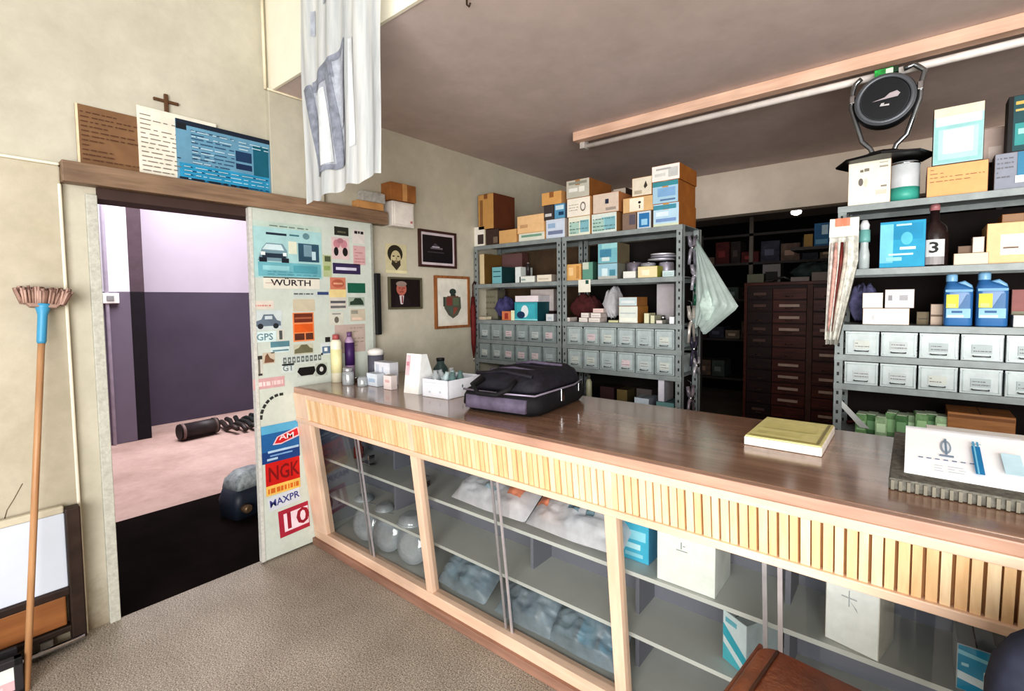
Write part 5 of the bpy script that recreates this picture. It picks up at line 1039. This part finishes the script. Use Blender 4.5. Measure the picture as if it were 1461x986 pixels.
# ------------------------------------------------------------------ storeroom
CW_ = wood((52, 18, 13), (116, 58, 46), 6, 0, .4); CWD = wood((26, 10, 8), (54, 22, 18), 6, 0, .5)
t = thing('drawer_cabinet', 'tall dark brown wooden drawer cabinet in the storeroom', 'cabinet', (-1.40, 5.5, 0))
w_ = .92; H_ = 1.64
MB().box((0, .02, 0), (w_, .45, H_), CWD).build('cabinet_body', t)
m = MB().box((0, 0, 0), (.03, .03, H_), CW_).box((w_-.03, 0, 0), (w_, .03, H_), CW_).box((w_*.64, 0, 0), (w_*.64+.05, .03, H_), M((92, 62, 54), .5, 0, .2)).box((0, -.01, H_), (w_, .46, H_+.03), CW_); m.build('cabinet_frame', t, .002)
rn = random.Random(6); rows = 13; rh = (H_-.06)/rows
for r in range(rows):
    for a, b in ((.035, w_*.30), (w_*.305, w_*.635), (w_*.64+.055, w_-.035)):
        z = .03+r*rh; d_ = MB().box((a, -.004, z+.006), (b, .02, z+rh-.006), CW_ if a > .2 else CWD).build('drawer', t, .002)
        if rn.random() < .6: MB().box((a+.06, -.009, z+rh*.4), (b-.06, -.004, z+rh*.62), M((200, 178, 166) if a > .2 else (110, 84, 78), .4, .1)).build('label_holder', d_)
        MB().tube([((a+b)/2-.03, -.004, z+rh*.3), ((a+b)/2-.03, -.02, z+rh*.25), ((a+b)/2+.03, -.02, z+rh*.25), ((a+b)/2+.03, -.004, z+rh*.3)], .004, M((120, 96, 84), .3, .6), 6).build('drawer_pull', d_)
def dim(label, x0, y0, x1, Yk, Z, c_, dp=.15, marks=()): C(label, x0, y0, x1, Yk, Z, c_, marks, M(tuple(int(v*.5) for v in c_)), dp)
ZC = 1.671
dim('long pale carton lying on the storeroom drawer cabinet', 1128, 395, 1155, 5.55, ZC, (150, 140, 138))
dim('pale carton at the right on the storeroom drawer cabinet', 1158, 388, 1182, 5.55, ZC, (140, 130, 126))
dim('greenish carton at the left on the storeroom drawer cabinet', 1066, 391, 1090, 5.6, ZC, (110, 112, 96))
dim('open grey carton in the middle of the storeroom drawer cabinet', 1088, 377, 1114, 5.7, ZC, (120, 116, 116), .15, [(.15, .0, .85, .6, (30, 24, 24))])
part_thing('dark hose coil on the storeroom drawer cabinet', 1110, 385, 5.6, ZC, 'pipe', .06, (90, 90, 90))
sachet('plastic_bag', 'dark green crumpled plastic bag on the storeroom drawer cabinet', (-.78, 5.9, ZC), .5, .25, .2, 51, M((70, 84, 82), .4, 0, .4, 14))
# storeroom rack behind
t = thing('storage_rack', 'dark storage rack at the back of the storeroom loaded with old parts', 'rack', (-2.6, 6.4, 0))
dk = M((70, 66, 66), .6, .2)
for x in (0, 1.02, 2.1, 3.2): MB().box((x, 0, 0), (x+.045, .04, 2.5), dk if x != 1.02 else M((120, 112, 104), .5)).build('upright', t)
for z in (.5, 1.0, 1.5, 1.95, 2.3): MB().box((0, .0, z-.03), (3.24, .5, z), dk).build('shelf_board', t)
rn = random.Random(15); cs = [(92, 40, 40), (60, 50, 48), (120, 100, 90), (70, 70, 84), (140, 126, 110), (52, 30, 30), (84, 96, 92)]
cn = ['dark red', 'brown', 'beige', 'slate', 'cream', 'maroon', 'grey green']
k = 0
for li, z in enumerate((1.5, 1.95, 1.0, .5)):
    x = -2.53; 
    while x < .4:
        w = rn.uniform(.1, .24); h = rn.uniform(.08, .28); ci = rn.randrange(len(cs))
        if rn.random() < .8 and not any(abs(x+w/2-q) < w/2+.05 for q in ()):
            o = MB().box((-w/2, 0, 0), (w/2, .3, h), M(cs[ci], .8, 0, .3, 12)).box((-.003, .003, h), (.003, .297, h+.0008), DARK).box((-w*.3, -.001, h*.3), (w*.2, .001, h*.6), M(tuple(min(255, int(v*1.5)) for v in cs[ci]), .7)).build('storage_box', None, .003, (x+w/2, 6.42+rn.uniform(0, .05), z+.001))
            tag(o, 'old %s parts box on the dark storeroom rack' % cn[ci], 'box', 'old %s boxes on the storeroom rack' % cn[ci])
        x += w+.02
t = thing('blue_drum', 'blue and white carton on the wall shelf at the right of the storeroom', 'box', (-.86, 5.56, 2.0), 0)
p0 = at(1161, 352, 1, 5.56); 
t.location = (at(1172, 352, 1, 5.56).x, 5.56, p0.z)
w = at(1183, 330, 1, 5.56).x-at(1161, 330, 1, 5.56).x; h = at(1172, 318, 1, 5.56).z-p0.z
MB().box((-w/2, 0, 0), (w/2, .2, h), M((40, 96, 140), .6)).build('carton_body', t, .003); m = MB(); inked(m, (-w/2, -.0005, 0), (1, 0, 0), (0, 0, 1), w, h, [(.5, .5, .9, .9, (180, 206, 220)), (.1, .1, .9, .3, (110, 160, 190))]); m.build('printed_front', t)
t.name = 'cardboard_box'
m = MB().box((at(1128, 350, 1, 5.5).x, 5.5, p0.z-.03), (-.3, 5.9, p0.z-.001), dk)
o = tag(m.build('wall_shelf'), 'dark shelf carrying the blue and white carton in the storeroom', 'shelf')
dim('yellow brown carton beside the blue one on the storeroom wall shelf', 1147, 334, 1160, 5.56, p0.z, (150, 118, 60))
t = thing('light_bulb', 'small lit bulb under the header beam in the storeroom', 'lamp', tuple(at(1136, 302, 1, 5.2)))
em = bpy.data.materials.new('bulb_glow'); em.use_nodes = True; em.node_tree.nodes['Principled BSDF'].inputs['Emission Color'].default_value = (1, .95, .9, 1); em.node_tree.nodes['Principled BSDF'].inputs['Emission Strength'].default_value = 3
MB().lathe([(.008, -.035), (.03, -.02), (.034, 0), (.02, .03), (.015, .045)], em, n=16, sx=1.4).build('glass_bulb', t); MB().tube([(0, 0, .04), (0, 0, CEIL-t.location.z)], .006, WHITE).build('cable', t)

# ------------------------------------------------------------------ ceiling lamp
t = thing('fluorescent_fixture', 'long wooden ceiling batten with an unlit white fluorescent tube', 'lamp', (-1.955, 3.02, 0))
MB().box((0, 0, 2.655), (4.0, .07, CEIL-.001), wood((206, 168, 146), (234, 200, 178), 4, 0, .6)).build('wooden_batten', t, .003)
MB().lathe([(.019, .06), (.019, 3.9)], M((232, 226, 222), .4), (0, .1, 2.632), axis='x').build('glass_tube', t)
for x in (.02, 3.88): MB().box((x, .06, 2.612), (x+.04, .125, CEIL-.001), M((190, 184, 180), .5)).build('tube_holder', t, .003)
hk_ = at(666, 3, 2, CEIL-.02)
t = thing('ceiling_hook', 'small dark hook screwed into the ceiling at the top of the view', 'hook', (hk_.x, hk_.y, CEIL))
MB().tube([(0, 0, 0), (0, 0, -.03), (.012, 0, -.042), (.02, 0, -.03)], .004, M((70, 56, 44), .5, .5)).build('hook_wire', t)

# ------------------------------------------------------------------ seats at the lower right
t = thing('leather_stool', 'worn brown leather stool in front of the counter at the bottom right', 'stool', (-.25, 1.19, 0), -.12)
Lm = leather(); zs = .70; 
MB().loft([(zs-.07, .34, .36, .03, .17, -.18), (zs-.055, .36, .38, .035, .17, -.18), (zs-.015, .36, .38, .035, .17, -.18), (zs, .33, .35, .03, .17, -.18)], Lm).build('seat', t)
m = MB()
for s in (-1, 1): MB().tube([(.17+s*.175, -.36, zs-.012), (.17+s*.175, 0, zs-.012)], .006, Lm).build('piping', t)
m.tube([(.035, -.35, zs+.001), (.035, -.01, zs+.001)], .004, M((60, 28, 16), .5)); m.build('seam', t)
LG = wood((60, 34, 22), (96, 58, 38), 6, 2)
for x in (.03, .31):
    for y in (-.34, -.02): MB().hexa([(x-.016, y-.016, 0), (x+.016, y-.016, 0), (x+.016, y+.016, 0), (x-.016, y+.016, 0), (x-.02, y-.02, zs-.07), (x+.02, y-.02, zs-.07), (x+.02, y+.02, zs-.07), (x-.02, y+.02, zs-.07)], LG).build('leg', t, .003)
for a, b in (((.03, -.34), (.31, -.34)), ((.03, -.02), (.31, -.02)), ((.03, -.34), (.03, -.02)), ((.31, -.34), (.31, -.02))): MB().tube([(a[0], a[1], .22), (b[0], b[1], .22)], .011, LG).build('stretcher', t)
t = thing('office_chair', 'dark navy office chair with a rounded back at the bottom right corner', 'chair', (.362, 1.09, 0), 0)
NB = M((40, 44, 60), .8, 0, .15, 30, .1)
MB().loft([(-.035, .4, .4, .12, 0, 0), (-.03, .47, .47, .14, 0, 0), (.0, .5, .5, .15, 0, 0), (.03, .47, .47, .14, 0, 0), (.035, .4, .4, .12, 0, 0)], NB).build('backrest', t, 0, (0, 0, .76), (PI/2, 0, 0))
MB().loft([(.44, .36, .38, .1, .02, -.26), (.46, .4, .42, .12, .02, -.26), (.5, .4, .42, .12, .02, -.26), (.52, .34, .36, .1, .02, -.26)], NB).build('seat', t)
MB().lathe([(.03, .06), (.03, .44)], BLACK, (0, -.24, 0)).build('gas_column', t); MB().tube([(0, -.24, .42), (0, .02, .43), (0, .045, .6)], .016, BLACK).build('back_bracket', t)
for i in range(5):
    a = i*2*PI/5+.3; l = MB().tube([(0, -.24, .09), (.22*math.cos(a), -.24+.22*math.sin(a), .07)], [.022, .014], BLACK).build('leg', t)
    MB().lathe([(.028, -.012), (.028, .012)], M((20, 20, 20)), (.22*math.cos(a), -.24+.22*math.sin(a), .029), axis='x', n=14).build('caster', l)

# ------------------------------------------------------------------ light
wd = bpy.data.worlds.new('overcast_sky'); SC.world = wd; wd.use_nodes = True
wd.node_tree.nodes['Background'].inputs[0].default_value = (1.0, .97, .93, 1); wd.node_tree.nodes['Background'].inputs[1].default_value = .42
def area(name, loc, target, sx_, sy_, power, col=(1, 1, 1), spread=PI):
    l = bpy.data.lights.new(name, 'AREA'); l.shape = 'RECTANGLE'; l.size = sx_; l.size_y = sy_; l.energy = power; l.color = col; l.spread = spread
    o = bpy.data.objects.new(name, l); COL.objects.link(o); o.location = loc; o.rotation_euler = (Vector(target)-Vector(loc)).to_track_quat('-Z', 'Y').to_euler(); return o
area('shopfront_daylight', (1.3, -1.8, 1.55), (-.5, 2.5, 1.75), 3.6, 2.3, 265, (1, .98, .95))
area('yard_daylight', (-5.9, 1.6, 4.2), (-6.0, 1.6, 0), 2.2, 5, 310, (.97, .95, 1))
SC.view_settings.view_transform = 'Standard'; SC.view_settings.look = 'None'; SC.view_settings.exposure = .2
try: SC.view_settings.look = 'Medium High Contrast'
except Exception: print('NOLOOK')
SC.cycles.max_bounces = 8; SC.cycles.transparent_max_bounces = 16; SC.cycles.caustics_reflective = False; SC.cycles.caustics_refractive = False
SC.cycles.sample_clamp_indirect = 6
